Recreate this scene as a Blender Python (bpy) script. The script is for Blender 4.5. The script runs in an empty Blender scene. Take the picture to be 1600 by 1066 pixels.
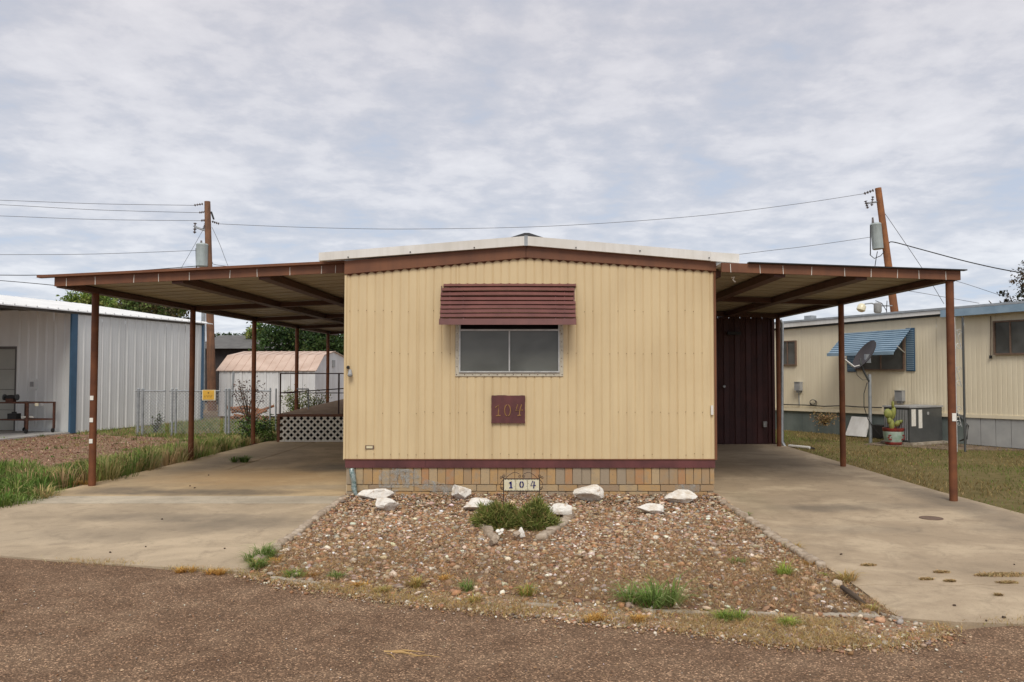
import bpy, bmesh, math, random
import numpy as np
from mathutils import Vector, Matrix, noise as mnoise
random.seed(7); rng = np.random.default_rng(7)
S = bpy.context.scene
COL = S.collection
R = math.radians
# ------------------------------------------------------------------ camera
FPX, H = 1250.0, 1.5
PIT = math.atan(45/1250.0)
CX = 835.0
cd = bpy.data.cameras.new('camera'); cam = bpy.data.objects.new('camera', cd); COL.objects.link(cam)
cam.location = (0, 0, H); cam.rotation_euler = (math.pi/2 + PIT, 0, 0)
cd.sensor_width = 36; cd.lens = 36*FPX/1600; cd.shift_x = (800-CX)/1600
cd.clip_start = 0.1; cd.clip_end = 3000
S.camera = cam
# ------------------------------------------------------------------ sky, sun, exposure
SUN_EL, SUN_AZ = 50, 180      # azimuth of the sun, clockwise from +Y
W = bpy.data.worlds.new('World'); S.world = W; W.use_nodes = True
nt = W.node_tree; nt.nodes.clear()
def N(t, nt_, **k):
    n = nt_.nodes.new(t)
    for a, b in k.items(): setattr(n, a, b)
    return n
out = N('ShaderNodeOutputWorld', nt); bg = N('ShaderNodeBackground', nt)
bg.inputs['Strength'].default_value = 0.1
sky = N('ShaderNodeTexSky', nt, sky_type='NISHITA', sun_disc=False)
sky.sun_elevation = R(SUN_EL); sky.sun_rotation = R(SUN_AZ)
tc = N('ShaderNodeTexCoord', nt); sep = N('ShaderNodeSeparateXYZ', nt)
nt.links.new(tc.outputs['Generated'], sep.inputs[0])
def M_(op, a, b=None, tree=nt, clamp=False):
    n = N('ShaderNodeMath', tree, operation=op, use_clamp=clamp)
    for i, v in enumerate((a, b)):
        if v is None: continue
        if isinstance(v, (int, float)): n.inputs[i].default_value = v
        else: tree.links.new(v, n.inputs[i])
    return n.outputs[0]
zz = M_('MAXIMUM', M_('ADD', sep.outputs[2], 0.15), 0.07)
cb = N('ShaderNodeCombineXYZ', nt)
nt.links.new(M_('DIVIDE', sep.outputs[0], zz), cb.inputs[0])
nt.links.new(M_('DIVIDE', sep.outputs[1], zz), cb.inputs[1])
def noise_n(tree, vec, scale, detail=6, rough=0.55, dist=0.0):
    n = N('ShaderNodeTexNoise', tree); n.inputs['Scale'].default_value = scale
    n.inputs['Detail'].default_value = detail; n.inputs['Roughness'].default_value = rough
    n.inputs['Distortion'].default_value = dist
    if vec is not None: tree.links.new(vec, n.inputs['Vector'])
    return n.outputs['Fac']
def ramp_n(tree, fac, stops, interp='LINEAR'):
    r = N('ShaderNodeValToRGB', tree); cr = r.color_ramp; cr.interpolation = interp
    while len(cr.elements) > 1: cr.elements.remove(cr.elements[-1])
    for i, (p, c) in enumerate(stops):
        e = cr.elements[0] if i == 0 else cr.elements.new(p)
        e.position = p; e.color = (*c, 1) if len(c) == 3 else c
    if fac is not None: tree.links.new(fac, r.inputs[0])
    return r.outputs[0]
n1 = noise_n(nt, cb.outputs[0], 1.5, 5, 0.5, 0.1)
n2 = noise_n(nt, cb.outputs[0], 5.6, 12, 0.60, 0.12)
nn = M_('ADD', M_('MULTIPLY', n1, 0.56), M_('MULTIPLY', n2, 0.44))
cloud = ramp_n(nt, nn, [(0.38, (0.465, 0.51, 0.60)), (0.445, (0.515, 0.53, 0.585)), (0.50, (0.575, 0.578, 0.62)), (0.54, (0.64, 0.635, 0.665)), (0.63, (0.72, 0.71, 0.73))])
hor = ramp_n(nt, sep.outputs[2], [(0.0, (1.12, 1.18, 1.22)), (0.18, (1.02, 1.04, 1.06)), (0.4, (0.97, 0.96, 0.97)), (1.0, (1.1, 1.1, 1.1))])
mul = N('ShaderNodeMixRGB', nt, blend_type='MULTIPLY'); mul.inputs[0].default_value = 1
nt.links.new(cloud, mul.inputs[1]); nt.links.new(hor, mul.inputs[2])
sc = N('ShaderNodeVectorMath', nt, operation='SCALE'); sc.inputs['Scale'].default_value = 7.6
nt.links.new(mul.outputs[0], sc.inputs[0])
mx = N('ShaderNodeMixRGB', nt); mx.inputs[0].default_value = 0.93
nt.links.new(sky.outputs[0], mx.inputs[1]); nt.links.new(sc.outputs[0], mx.inputs[2])
nt.links.new(mx.outputs[0], bg.inputs[0]); nt.links.new(bg.outputs[0], out.inputs[0])
sl = bpy.data.lights.new('sun', 'SUN'); sun = bpy.data.objects.new('sun', sl); COL.objects.link(sun)
sl.energy = 1.5; sl.angle = R(26); sl.color = (1.0, 0.95, 0.86)
a = R(SUN_AZ); e = R(SUN_EL)
sdir = Vector((math.sin(a)*math.cos(e), math.cos(a)*math.cos(e), math.sin(e)))
sun.rotation_euler = sdir.to_track_quat('Z', 'Y').to_euler()
S.view_settings.view_transform = 'Standard'; S.view_settings.look = 'None'
S.view_settings.gamma = 1; S.view_settings.use_curve_mapping = False
S.view_settings.exposure = 0.60
S.render.engine = 'CYCLES'
# ------------------------------------------------------------------ pixel -> world point (a place on a plane of the site)
CP, SP = math.cos(PIT), math.sin(PIT)
def ray(px, py):
    u = (px-CX)/FPX; v = (533-py)/FPX
    return Vector((u, CP - v*SP, SP + v*CP))
def P(px, py, Y):
    r = ray(px, py); return r*(Y/r.y) + Vector((0, 0, H))
def G(px, py, z=0.0):
    r = ray(px, py); return r*((z-H)/r.z) + Vector((0, 0, H))
# ------------------------------------------------------------------ materials
MATS = {}
def new_mat(name):
    m = bpy.data.materials.new(name); m.use_nodes = True
    t = m.node_tree; b = t.nodes['Principled BSDF']; MATS[name] = m
    return m, t, b
def mixc(t, fac, a, b, mode='MIX'):
    n = N('ShaderNodeMixRGB', t, blend_type=mode)
    for i, v in enumerate((fac, a, b)):
        if isinstance(v, (int, float)): n.inputs[i].default_value = v
        elif isinstance(v, tuple): n.inputs[i].default_value = (*v, 1)
        else: t.links.new(v, n.inputs[i])
    return n.outputs[0]
def bump_n(t, b, h, strength=0.3, dist=0.01):
    n = N('ShaderNodeBump', t); n.inputs['Strength'].default_value = strength; n.inputs['Distance'].default_value = dist
    t.links.new(h, n.inputs['Height']); t.links.new(n.outputs[0], b.inputs['Normal'])
def mat(name, c1, c2=None, scale=3.0, rough=0.6, metal=0.0, bump=0.0, bscale=60, spec=0.4, streak=None, detail=8, lo=0.35, hi=0.65, dist=0.006, rust=None, rustamt=0.62):
    m, t, b = new_mat(name)
    b.inputs['Roughness'].default_value = rough; b.inputs['Metallic'].default_value = metal
    b.inputs['Specular IOR Level'].default_value = spec
    g = N('ShaderNodeNewGeometry', t).outputs['Position']
    c2 = c2 or tuple(x*0.82 for x in c1)
    col = ramp_n(t, noise_n(t, g, scale, detail, 0.6), [(lo, c2), (hi, c1)])
    if streak:   # vertical runs of dirt
        mp = N('ShaderNodeMapping', t); mp.inputs['Scale'].default_value = (1, 1, 0.06); t.links.new(g, mp.inputs[0])
        f = ramp_n(t, noise_n(t, mp.outputs[0], streak[1], 6, 0.6), [(0.45, (0, 0, 0)), (0.75, (1, 1, 1))])
        col = mixc(t, M_('MULTIPLY', f, streak[2], t), col, streak[0])
    if rust:
        f = ramp_n(t, noise_n(t, g, 9, 8, 0.7), [(rustamt, (0, 0, 0)), (rustamt+.08, (1, 1, 1))])
        col = mixc(t, f, col, rust)
    t.links.new(col, b.inputs['Base Color'])
    if bump: bump_n(t, b, noise_n(t, g, bscale, 6, 0.6), bump, dist)
    return m
def mat_attr(name, rough=0.7, spec=0.25, trans=0.0, noise=0.0):
    m, t, b = new_mat(name); b.inputs['Roughness'].default_value = rough; b.inputs['Specular IOR Level'].default_value = spec
    at = N('ShaderNodeAttribute', t); at.attribute_name = 'Col'; c = at.outputs['Color']
    if noise:
        g = N('ShaderNodeNewGeometry', t).outputs['Position']
        c = mixc(t, noise, c, ramp_n(t, noise_n(t, g, 90, 5, 0.7), [(0.3, (0.5, 0.5, 0.5)), (0.7, (1.3, 1.3, 1.3))]), 'MULTIPLY')
    t.links.new(c, b.inputs['Base Color'])
    if trans:
        tr = N('ShaderNodeBsdfTranslucent', t); t.links.new(c, tr.inputs[0])
        mxs = N('ShaderNodeMixShader', t); mxs.inputs[0].default_value = trans
        t.links.new(b.outputs[0], mxs.inputs[1]); t.links.new(tr.outputs[0], mxs.inputs[2])
        t.links.new(mxs.outputs[0], t.nodes['Material Output'].inputs[0])
    return m
cream = mat('cream_siding', (0.68, 0.535, 0.315), (0.63, 0.485, 0.28), 1.6, 0.42, bump=0.22, bscale=4, dist=.008, streak=((0.47, 0.35, 0.20), 9, 0.42), lo=.3, hi=.7)
cream2 = mat('pale_siding', (0.84, 0.74, 0.54), (0.79, 0.69, 0.50), 0.8, 0.5, streak=((0.60, 0.50, 0.34), 6, 0.3))
brown = mat('brown_paint', (0.205, 0.083, 0.037), (0.15, 0.060, 0.029), 2.2, 0.5, streak=((0.09, 0.04, 0.025), 7, 0.5), bump=0.05, bscale=40)
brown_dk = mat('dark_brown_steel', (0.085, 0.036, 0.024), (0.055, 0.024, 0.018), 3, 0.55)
postm = mat('post_paint', (0.21, 0.080, 0.036), (0.12, 0.048, 0.027), 5, 0.6, spec=.2, streak=((0.07, 0.03, 0.02), 12, 0.5))
maroon = mat('maroon_paint', (0.18, 0.068, 0.058), (0.13, 0.048, 0.042), 4, 0.45, streak=((0.10, 0.045, 0.04), 8, 0.4))
maroon_dk = mat('dark_maroon_trim', (0.15, 0.050, 0.048), (0.09, 0.033, 0.033), 3, 0.5, streak=((0.04, 0.02, 0.02), 5, 0.5))
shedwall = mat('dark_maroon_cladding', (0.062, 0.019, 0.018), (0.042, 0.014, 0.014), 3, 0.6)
whitem = mat('white_metal', (0.78, 0.76, 0.72), (0.66, 0.63, 0.57), 1.4, 0.35, metal=0.0, streak=((0.45, 0.42, 0.36), 12, 0.35))
galv = mat('galvanised', (0.42, 0.44, 0.45), (0.30, 0.32, 0.33), 8, 0.45, metal=0.5)
alum = mat('aluminium', (0.62, 0.62, 0.60), (0.46, 0.46, 0.45), 14, 0.4, metal=0.3)
ceilm = mat('ceiling_pan', (0.40, 0.34, 0.25), (0.30, 0.25, 0.18), 1.2, 0.5, streak=((0.2, 0.15, 0.1), 3, 0.3))
greywall = mat('grey_panel', (0.76, 0.77, 0.75), (0.69, 0.70, 0.68), 0.8, 0.45, streak=((0.5, 0.49, 0.46), 5, 0.3))
blue = mat('blue_trim', (0.055, 0.125, 0.21), (0.04, 0.095, 0.16), 2, 0.5)
bluepale = mat('pale_blue_trim', (0.28, 0.38, 0.46), (0.20, 0.29, 0.37), 3, 0.5)
roofw = mat('white_roof_metal', (0.80, 0.80, 0.79), (0.7, 0.7, 0.69), 1, 0.4)
concp = mat('pale_concrete', (0.52, 0.50, 0.46), (0.4, 0.38, 0.35), 3, 0.9, bump=0.3)
curbm = mat('curb_concrete', (0.46, 0.40, 0.32), (0.27, 0.22, 0.16), 8, 0.95, bump=0.6, bscale=30, dist=0.02)
edgest = mat('edging_stone_face', (0.52, 0.43, 0.33), (0.26, 0.19, 0.13), 9, 0.95, bump=0.7, bscale=40, dist=0.02)
rockm = mat('white_rock', (0.80, 0.76, 0.69), (0.60, 0.50, 0.38), 9, 0.85, bump=0.7, bscale=22, dist=0.03, lo=.3, hi=.5, rust=(0.42, 0.26, 0.13), rustamt=0.60)
mortar = mat('mortar', (0.38, 0.30, 0.21), (0.26, 0.20, 0.14), 12, 0.95, bump=0.5)
wood = mat('pole_wood', (0.235, 0.115, 0.062), (0.15, 0.078, 0.046), 3, 0.85, streak=((0.08, 0.05, 0.035), 20, 0.7), bump=0.4)
woodred = mat('red_pole_wood', (0.36, 0.145, 0.055), (0.24, 0.10, 0.045), 3, 0.85, streak=((0.13, 0.06, 0.035), 20, 0.6), bump=0.4)
deckm = mat('deck_boards', (0.42, 0.28, 0.16), (0.32, 0.20, 0.11), 4, 0.8)
latticem = mat('lattice_white', (0.86, 0.81, 0.70), (0.78, 0.72, 0.60), 5, 0.6)
black = mat('black_rubber', (0.025, 0.023, 0.022), (0.018, 0.017, 0.016), 5, 0.6)
rusty = mat('rusty_steel', (0.15, 0.06, 0.035), (0.07, 0.035, 0.025), 14, 0.8)
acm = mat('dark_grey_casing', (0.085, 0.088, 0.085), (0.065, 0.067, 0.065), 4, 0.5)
skirt1 = mat('grey_green_skirt', (0.17, 0.20, 0.185), (0.12, 0.145, 0.135), 2, 0.6, streak=((0.3, 0.32, 0.3), 4, 0.4))
skirt2 = mat('pale_grey_skirt', (0.44, 0.44, 0.42), (0.36, 0.36, 0.35), 3, 0.5)
boxgrey = mat('grey_box', (0.36, 0.36, 0.35), (0.28, 0.28, 0.28), 5, 0.5)
tagm = mat('white_tag', (0.8, 0.78, 0.72), (0.7, 0.66, 0.58), 20, 0.5)
gold = mat('gold_paint', (0.36, 0.20, 0.07), (0.26, 0.14, 0.05), 20, 0.5)
inkblue = mat('cobalt_glaze', (0.012, 0.014, 0.16), (0.01, 0.01, 0.10), 9, 0.2)
tilem = mat('cream_tile', (0.74, 0.70, 0.55), (0.68, 0.60, 0.38), 30, 0.25)
iron = mat('wrought_iron', (0.055, 0.032, 0.025), (0.03, 0.02, 0.018), 20, 0.6)
yellow = mat('yellow_sign', (0.72, 0.42, 0.055), (0.62, 0.35, 0.05), 8, 0.5)
signink = mat('sign_ink', (0.10, 0.05, 0.02), (0.08, 0.04, 0.02), 8, 0.6)
shroof = mat('faded_pink_roof', (0.62, 0.47, 0.38), (0.50, 0.36, 0.28), 2, 0.6, rust=(0.3, 0.13, 0.06), rustamt=0.68)
shwall = mat('white_shed_wall', (0.72, 0.72, 0.72), (0.60, 0.60, 0.60), 1.5, 0.55, streak=((0.42, 0.38, 0.33), 6, 0.3))
darkroof = mat('grey_shingle', (0.15, 0.145, 0.135), (0.11, 0.105, 0.10), 3, 0.9)
darkwall = mat('dark_wall_and_recess', (0.045, 0.038, 0.036), (0.03, 0.026, 0.026), 9, 0.9)  # dark house walls, and near-black fill for unlit recesses
terr = mat('glazed_pot', (0.46, 0.52, 0.47), (0.25, 0.36, 0.27), 7, 0.35)
potred = mat('pot_red', (0.28, 0.035, 0.025), (0.13, 0.03, 0.025), 10, 0.4)
cactusm = mat('cactus_skin', (0.30, 0.30, 0.075), (0.17, 0.20, 0.05), 12, 0.6)
bark = mat('bark', (0.10, 0.07, 0.045), (0.06, 0.042, 0.03), 6, 0.95, bump=0.6)
dishm = mat('dark_dish', (0.05, 0.04, 0.04), (0.035, 0.03, 0.03), 4, 0.45)
copper = mat('foil_wrap', (0.45, 0.50, 0.48), (0.12, 0.20, 0.18), 40, 0.35, metal=0.5)
manh = mat('rusted_cover', (0.20, 0.13, 0.09), (0.13, 0.085, 0.06), 20, 0.8)
frost = mat('insulator', (0.20, 0.17, 0.16), (0.1, 0.09, 0.09), 9, 0.3)
transm = mat('transformer_grey', (0.42, 0.47, 0.46), (0.33, 0.38, 0.37), 3, 0.5, streak=((0.2, 0.2, 0.19), 9, 0.5))
leafm = mat_attr('leaf', 0.6, 0.3, 0.25)
grassm = mat_attr('grass_blade', 0.75, 0.2, 0.3)
stonem = mat_attr('gravel_stone', 0.9, 0.1, 0, 0.5)
def glass(name, c, rough=0.05, curtain=None):
    m, t, b = new_mat(name); b.inputs['Roughness'].default_value = rough; b.inputs['Specular IOR Level'].default_value = 0.5
    g = N('ShaderNodeNewGeometry', t).outputs['Position']
    t.links.new(ramp_n(t, noise_n(t, g, 1.3, 3, 0.5, 0.6), [(0.42, tuple(x*0.62 for x in c)), (0.6, c)]), b.inputs['Base Color'])
    bump_n(t, b, noise_n(t, g, 2.5, 2), 0.15, 0.01)
    return m
glassm = glass('screened_glass', (0.125, 0.128, 0.112), 0.12)
glassn = glass('neighbour_glass', (0.12, 0.12, 0.11), 0.08)
# brick: colour from the object's own random number
m, t, b = new_mat('brick_face'); brickm = m
oi = N('ShaderNodeObjectInfo', t).outputs['Random']; g = N('ShaderNodeNewGeometry', t).outputs['Position']
c = ramp_n(t, oi, [(0.0, (0.42, 0.27, 0.13)), (0.16, (0.46, 0.29, 0.13)), (0.3, (0.37, 0.25, 0.14)), (0.42, (0.44, 0.32, 0.18)), (0.52, (0.33, 0.235, 0.15)), (0.62, (0.47, 0.28, 0.12)), (0.72, (0.42, 0.23, 0.11)), (0.80, (0.45, 0.33, 0.19)), (0.88, (0.34, 0.27, 0.19)), (0.975, (0.44, 0.13, 0.05))], 'CONSTANT')
c = mixc(t, ramp_n(t, noise_n(t, g, 11, 9, 0.7), [(0.48, (0, 0, 0)), (0.66, (0.75, 0.75, 0.75))]), c, (0.33, 0.26, 0.18))
c = mixc(t, ramp_n(t, noise_n(t, g, 45, 6, 0.7), [(0.6, (0, 0, 0)), (0.72, (0.7, 0.7, 0.7))]), c, (0.12, 0.08, 0.06))
t.links.new(c, b.inputs['Base Color']); b.inputs['Roughness'].default_value = 0.9
bump_n(t, b, noise_n(t, g, 70, 6, 0.7), 0.6, 0.006)
# smear of old mortar: thin broken crust
m, t, b = new_mat('lime_smear'); smear = m
g = N('ShaderNodeNewGeometry', t).outputs['Position']
b.inputs['Base Color'].default_value = (0.44, 0.43, 0.39, 1); b.inputs['Roughness'].default_value = 0.9
t.links.new(ramp_n(t, noise_n(t, g, 13, 10, 0.72), [(0.42, (0, 0, 0)), (0.66, (0.8, 0.8, 0.8))]), b.inputs['Alpha'])
# concrete with stains of its own
def concrete(name, base, dark, stains, warm=None):
    m, t, b = new_mat(name); g = N('ShaderNodeNewGeometry', t).outputs['Position']
    b.inputs['Roughness'].default_value = 0.88; b.inputs['Specular IOR Level'].default_value = 0.3
    c = ramp_n(t, noise_n(t, g, 0.9, 10, 0.62, 0.4), [(0.36, tuple(x*0.86 for x in dark)), (0.5, dark), (0.60, base)])
    c = mixc(t, ramp_n(t, noise_n(t, g, 3.2, 10, 0.75, 0.8), [(0.50, (0, 0, 0)), (0.68, (0.62, 0.62, 0.62))]), c, tuple(x*0.60 for x in dark))
    c = mixc(t, ramp_n(t, noise_n(t, g, 17, 8, 0.75, 0.4), [(0.56, (0, 0, 0)), (0.72, (0.5, 0.5, 0.5))]), c, tuple(x*0.55 for x in dark))
    c = mixc(t, 0.55, c, ramp_n(t, noise_n(t, g, 120, 4, 0.8), [(0.3, (0.72, 0.72, 0.72)), (0.7, (1.28, 1.28, 1.28))]), 'MULTIPLY')
    sx = N('ShaderNodeSeparateXYZ', t); t.links.new(g, sx.inputs[0])
    wob = M_('MULTIPLY', M_('SUBTRACT', noise_n(t, g, 2.6, 6, 0.65), 0.5, t), 1.7, t)
    for (x, y, rx, ry, s, colr) in stains:
        dx = M_('POWER', M_('ABSOLUTE', M_('DIVIDE', M_('SUBTRACT', sx.outputs[0], x, t), rx, t), None, t), 2.0, t)
        dy = M_('POWER', M_('ABSOLUTE', M_('DIVIDE', M_('SUBTRACT', sx.outputs[1], y, t), ry, t), None, t), 2.0, t)
        d = M_('ADD', M_('ADD', dx, dy, t), wob, t)
        f = ramp_n(t, d, [(0.0, (s, s, s)), (1.0, (0, 0, 0))])
        c = mixc(t, f, c, colr)
    t.links.new(c, b.inputs['Base Color']); bump_n(t, b, noise_n(t, g, 80, 6, 0.7), 0.35, 0.006)
    return m
DK = (0.13, 0.11, 0.085); OR_ = (0.42, 0.26, 0.115)
concL = concrete('apron_concrete', (0.52, 0.41, 0.28), (0.44, 0.345, 0.235), [(-2.9, 7.9, 0.9, 0.55, .55, DK), (-3.8, 8.2, 1.1, 0.3, .45, DK), (-4.2, 7.3, 1.3, .4, .25, DK)])
concLS = concrete('pale_strip_concrete', (0.56, 0.48, 0.36), (0.47, 0.40, 0.30), [])
concLB = concrete('ochre_stained_concrete', (0.56, 0.42, 0.25), (0.47, 0.35, 0.21), [(-3.9, 11.3, 1.7, 1.2, .55, OR_), (-4.0, 9.85, 1.4, .3, .75, DK), (-5.2, 10.0, .7, .4, .6, DK), (-3.0, 12.4, .8, .7, .7, (0.11, 0.10, 0.085)), (-2.7, 10.3, .9, .25, .35, (0.3, .27, .22)), (-5.2, 13.0, .5, 1.6, .3, DK)])
concR = concrete('right_drive_concrete', (0.49, 0.385, 0.262), (0.39, 0.30, 0.202), [(3.1, 8.75, .7, .3, .65, DK), (3.9, 8.9, .9, .25, .35, DK), (3.0, 7.6, .9, .25, .3, (0.2, .17, .13)), (4.7, 9.3, .35, 2.2, .5, DK), (3.5, 13.8, 1.2, 2.2, .3, DK), (2.5, 9.2, .3, 1.2, .4, (0.27, .22, .14)), (4.6, 7.6, .6, .3, .3, DK)])
# soils and road
def ground_mat(name, cols, scale, speck=None, bscale=40, bump=.5, big=0.25):
    m, t, b = new_mat(name); g = N('ShaderNodeNewGeometry', t).outputs['Position']
    b.inputs['Roughness'].default_value = 0.95; b.inputs['Specular IOR Level'].default_value = 0.15
    n = len(cols); f = M_('ADD', M_('MULTIPLY', noise_n(t, g, scale, 12, 0.75, 0.3), 0.75, t), M_('MULTIPLY', noise_n(t, g, big, 6, 0.6), 0.25, t), t)
    c = ramp_n(t, f, [(0.36 + 0.26*i/(n-1), cc) for i, cc in enumerate(cols)])
    if speck:
        v = N('ShaderNodeTexVoronoi', t); v.inputs['Scale'].default_value = speck; t.links.new(g, v.inputs['Vector'])
        sx = N('ShaderNodeSeparateColor', t); t.links.new(v.outputs['Color'], sx.inputs[0])
        k = ramp_n(t, sx.outputs[0], [(0.0, (0.45, 0.43, 0.42)), (0.45, (0.85, 0.82, 0.8)), (0.8, (1.15, 1.1, 1.05)), (0.93, (2.1, 2.0, 1.9)), (1, (3.2, 3.1, 3.0))])
        c = mixc(t, 0.9, c, k, 'MULTIPLY')
        hgt = M_('SUBTRACT', 1.0, v.outputs['Distance'], t)
        bump_n(t, b, hgt, bump, 0.006)
    else: bump_n(t, b, noise_n(t, g, bscale, 8, 0.75), bump, 0.03)
    t.links.new(c, b.inputs['Base Color']); return m
roadm = ground_mat('chip_seal_road', [(0.145, 0.090, 0.056), (0.20, 0.130, 0.083), (0.27, 0.185, 0.12)], 2.2, speck=135, bump=.8)
groundm = ground_mat('dry_soil', [(0.14, 0.10, 0.06), (0.22, 0.15, 0.09), (0.30, 0.215, 0.13)], 4)
lawnm = ground_mat('lawn_soil', [(0.10, 0.08, 0.03), (0.15, 0.12, 0.045), (0.20, 0.15, 0.07)], 5)
mulchm = ground_mat('leaf_litter', [(0.16, 0.09, 0.055), (0.26, 0.155, 0.10), (0.36, 0.24, 0.16)], 14)
vergem = ground_mat('dusty_verge', [(0.18, 0.115, 0.065), (0.27, 0.185, 0.11), (0.38, 0.28, 0.18)], 9)
bedm = ground_mat('bed_soil', [(0.13, 0.075, 0.042), (0.21, 0.13, 0.08), (0.32, 0.21, 0.135)], 25)
# ------------------------------------------------------------------ mesh building
class MB:
    def __init__(s): s.v = []; s.f = []; s.sm = False
    def quad(s, *p):
        n = len(s.v); s.v += [tuple(q) for q in p]; s.f.append(tuple(range(n, n+len(p))))
        return s
    def hexa(s, c):      # 8 corners: bottom ring 0-3, top ring 4-7
        n = len(s.v); s.v += [tuple(q) for q in c]
        for f in ((3,2,1,0),(4,5,6,7),(0,1,5,4),(1,2,6,5),(2,3,7,6),(3,0,4,7)): s.f.append(tuple(n+i for i in f))
        return s
    def box(s, x0, x1, y0, y1, z0, z1):
        return s.hexa([(x0,y0,z0),(x1,y0,z0),(x1,y1,z0),(x0,y1,z0),(x0,y0,z1),(x1,y0,z1),(x1,y1,z1),(x0,y1,z1)])
    def prism(s, poly, z0, z1):
        n = len(s.v); k = len(poly)
        s.v += [(p[0], p[1], z0) for p in poly] + [(p[0], p[1], z1) for p in poly]
        s.f.append(tuple(n+i for i in range(k))[::-1]); s.f.append(tuple(n+k+i for i in range(k)))
        for i in range(k): j = (i+1) % k; s.f.append((n+i, n+j, n+k+j, n+k+i))
        return s
    def fbox(s, F, u0, u1, d0, d1, z0, z1, z0b=None, z1b=None):
        z0b = z0 if z0b is None else z0b; z1b = z1 if z1b is None else z1b
        return s.hexa([F.pt(u0,d0,z0),F.pt(u1,d0,z0b),F.pt(u1,d1,z0b),F.pt(u0,d1,z0),F.pt(u0,d0,z1),F.pt(u1,d0,z1b),F.pt(u1,d1,z1b),F.pt(u0,d1,z1)])
    def tube(s, pts, r, n=8, cap=True):
        pts = [Vector(p) for p in pts]; rs = r if isinstance(r, (list, tuple)) else [r]*len(pts)
        base = len(s.v); up = None
        for i, p in enumerate(pts):
            d = (pts[min(i+1, len(pts)-1)] - pts[max(i-1, 0)])
            d = d.normalized() if d.length > 1e-9 else Vector((0,0,1))
            if up is None:
                up = Vector((0,0,1)) if abs(d.z) < 0.9 else Vector((1,0,0))
            a = d.cross(up).normalized(); bb = d.cross(a).normalized(); up = -bb if False else bb.cross(d).cross(d)*-1 if False else up
            for k in range(n):
                t_ = 2*math.pi*k/n + math.pi/n
                s.v.append(tuple(p + a*(math.cos(t_)*rs[i]) + bb*(math.sin(t_)*rs[i])))
        for i in range(len(pts)-1):
            for k in range(n):
                k2 = (k+1) % n; s.f.append((base+i*n+k, base+i*n+k2, base+(i+1)*n+k2, base+(i+1)*n+k))
        if cap:
            s.f.append(tuple(base+k for k in range(n))[::-1]); s.f.append(tuple(base+(len(pts)-1)*n+k for k in range(n)))
        return s
    def bar(s, a, b, w, h):    # rectangular bar between two points
        a = Vector(a); b = Vector(b); d = (b-a).normalized()
        up = Vector((0,0,1)) if abs(d.z) < 0.95 else Vector((0,1,0))
        x = d.cross(up).normalized()*(w/2); y = x.cross(d).normalized()*(h/2)
        return s.hexa([a-x-y, a+x-y, b+x-y, b-x-y, a-x+y, a+x+y, b+x+y, b-x+y])
    def lathe(s, c, prof, n=20, axis=Vector((0,0,1))):
        c = Vector(c); q = Vector((0,0,1)).rotation_difference(axis); base = len(s.v)
        for (r, z) in prof:
            for k in range(n):
                t_ = 2*math.pi*k/n; s.v.append(tuple(c + q @ Vector((r*math.cos(t_), r*math.sin(t_), z))))
        for i in range(len(prof)-1):
            for k in range(n):
                k2 = (k+1) % n; s.f.append((base+i*n+k, base+i*n+k2, base+(i+1)*n+k2, base+(i+1)*n+k))
        s.f.append(tuple(base+k for k in range(n))[::-1]); s.f.append(tuple(base+(len(prof)-1)*n+k for k in range(n)))
        return s
    def build(s, name, m, parent=None, smooth=False):
        me = bpy.data.meshes.new(name); me.from_pydata(s.v, [], s.f); me.update()
        if isinstance(m, bpy.types.Material): me.materials.append(m)
        bm = bmesh.new(); bm.from_mesh(me); bmesh.ops.recalc_face_normals(bm, faces=bm.faces); bm.to_mesh(me); bm.free()
        if smooth:
            me.polygons.foreach_set('use_smooth', [True]*len(me.polygons))
            try: me.set_sharp_from_angle(angle=R(40))
            except Exception: pass
        o = bpy.data.objects.new(name, me); COL.objects.link(o)
        if parent: o.parent = parent; o.matrix_parent_inverse = parent.matrix_world.inverted() if False else Matrix.Translation(-parent.location)
        return o
def tag(o, label=None, cat=None, group=None, kind=None):
    if label: o['label'] = label
    if cat: o['category'] = cat
    if group: o['group'] = group
    if kind: o['kind'] = kind
    return o
def empty(name, loc, label=None, cat=None, group=None, kind=None):
    o = bpy.data.objects.new(name, None); COL.objects.link(o); o.location = loc; o.empty_display_size = 0.2
    return tag(o, label, cat, group, kind)
def copy_tree(o, parent=None):
    c = o.copy(); COL.objects.link(c); c.parent = parent
    for ch in list(o.children): copy_tree(ch, c)
    return c
class Frame:
    def __init__(s, o, e):
        s.o = Vector((o[0], o[1], 0)); s.e = Vector((e[0], e[1], 0)).normalized()
        n = Vector((s.e.y, -s.e.x, 0))
        if n.dot(-s.o) < 0: n = -n
        s.n = n
    def pt(s, u, d, z): return s.o + s.e*u + s.n*d + Vector((0, 0, z))
    def uz(s, px, py, d=0.0):
        r = ray(px, py); o = s.o + s.n*d; t_ = o.dot(s.n)/r.dot(s.n); p = r*t_
        return (p - o).dot(s.e), p.z + H
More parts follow.
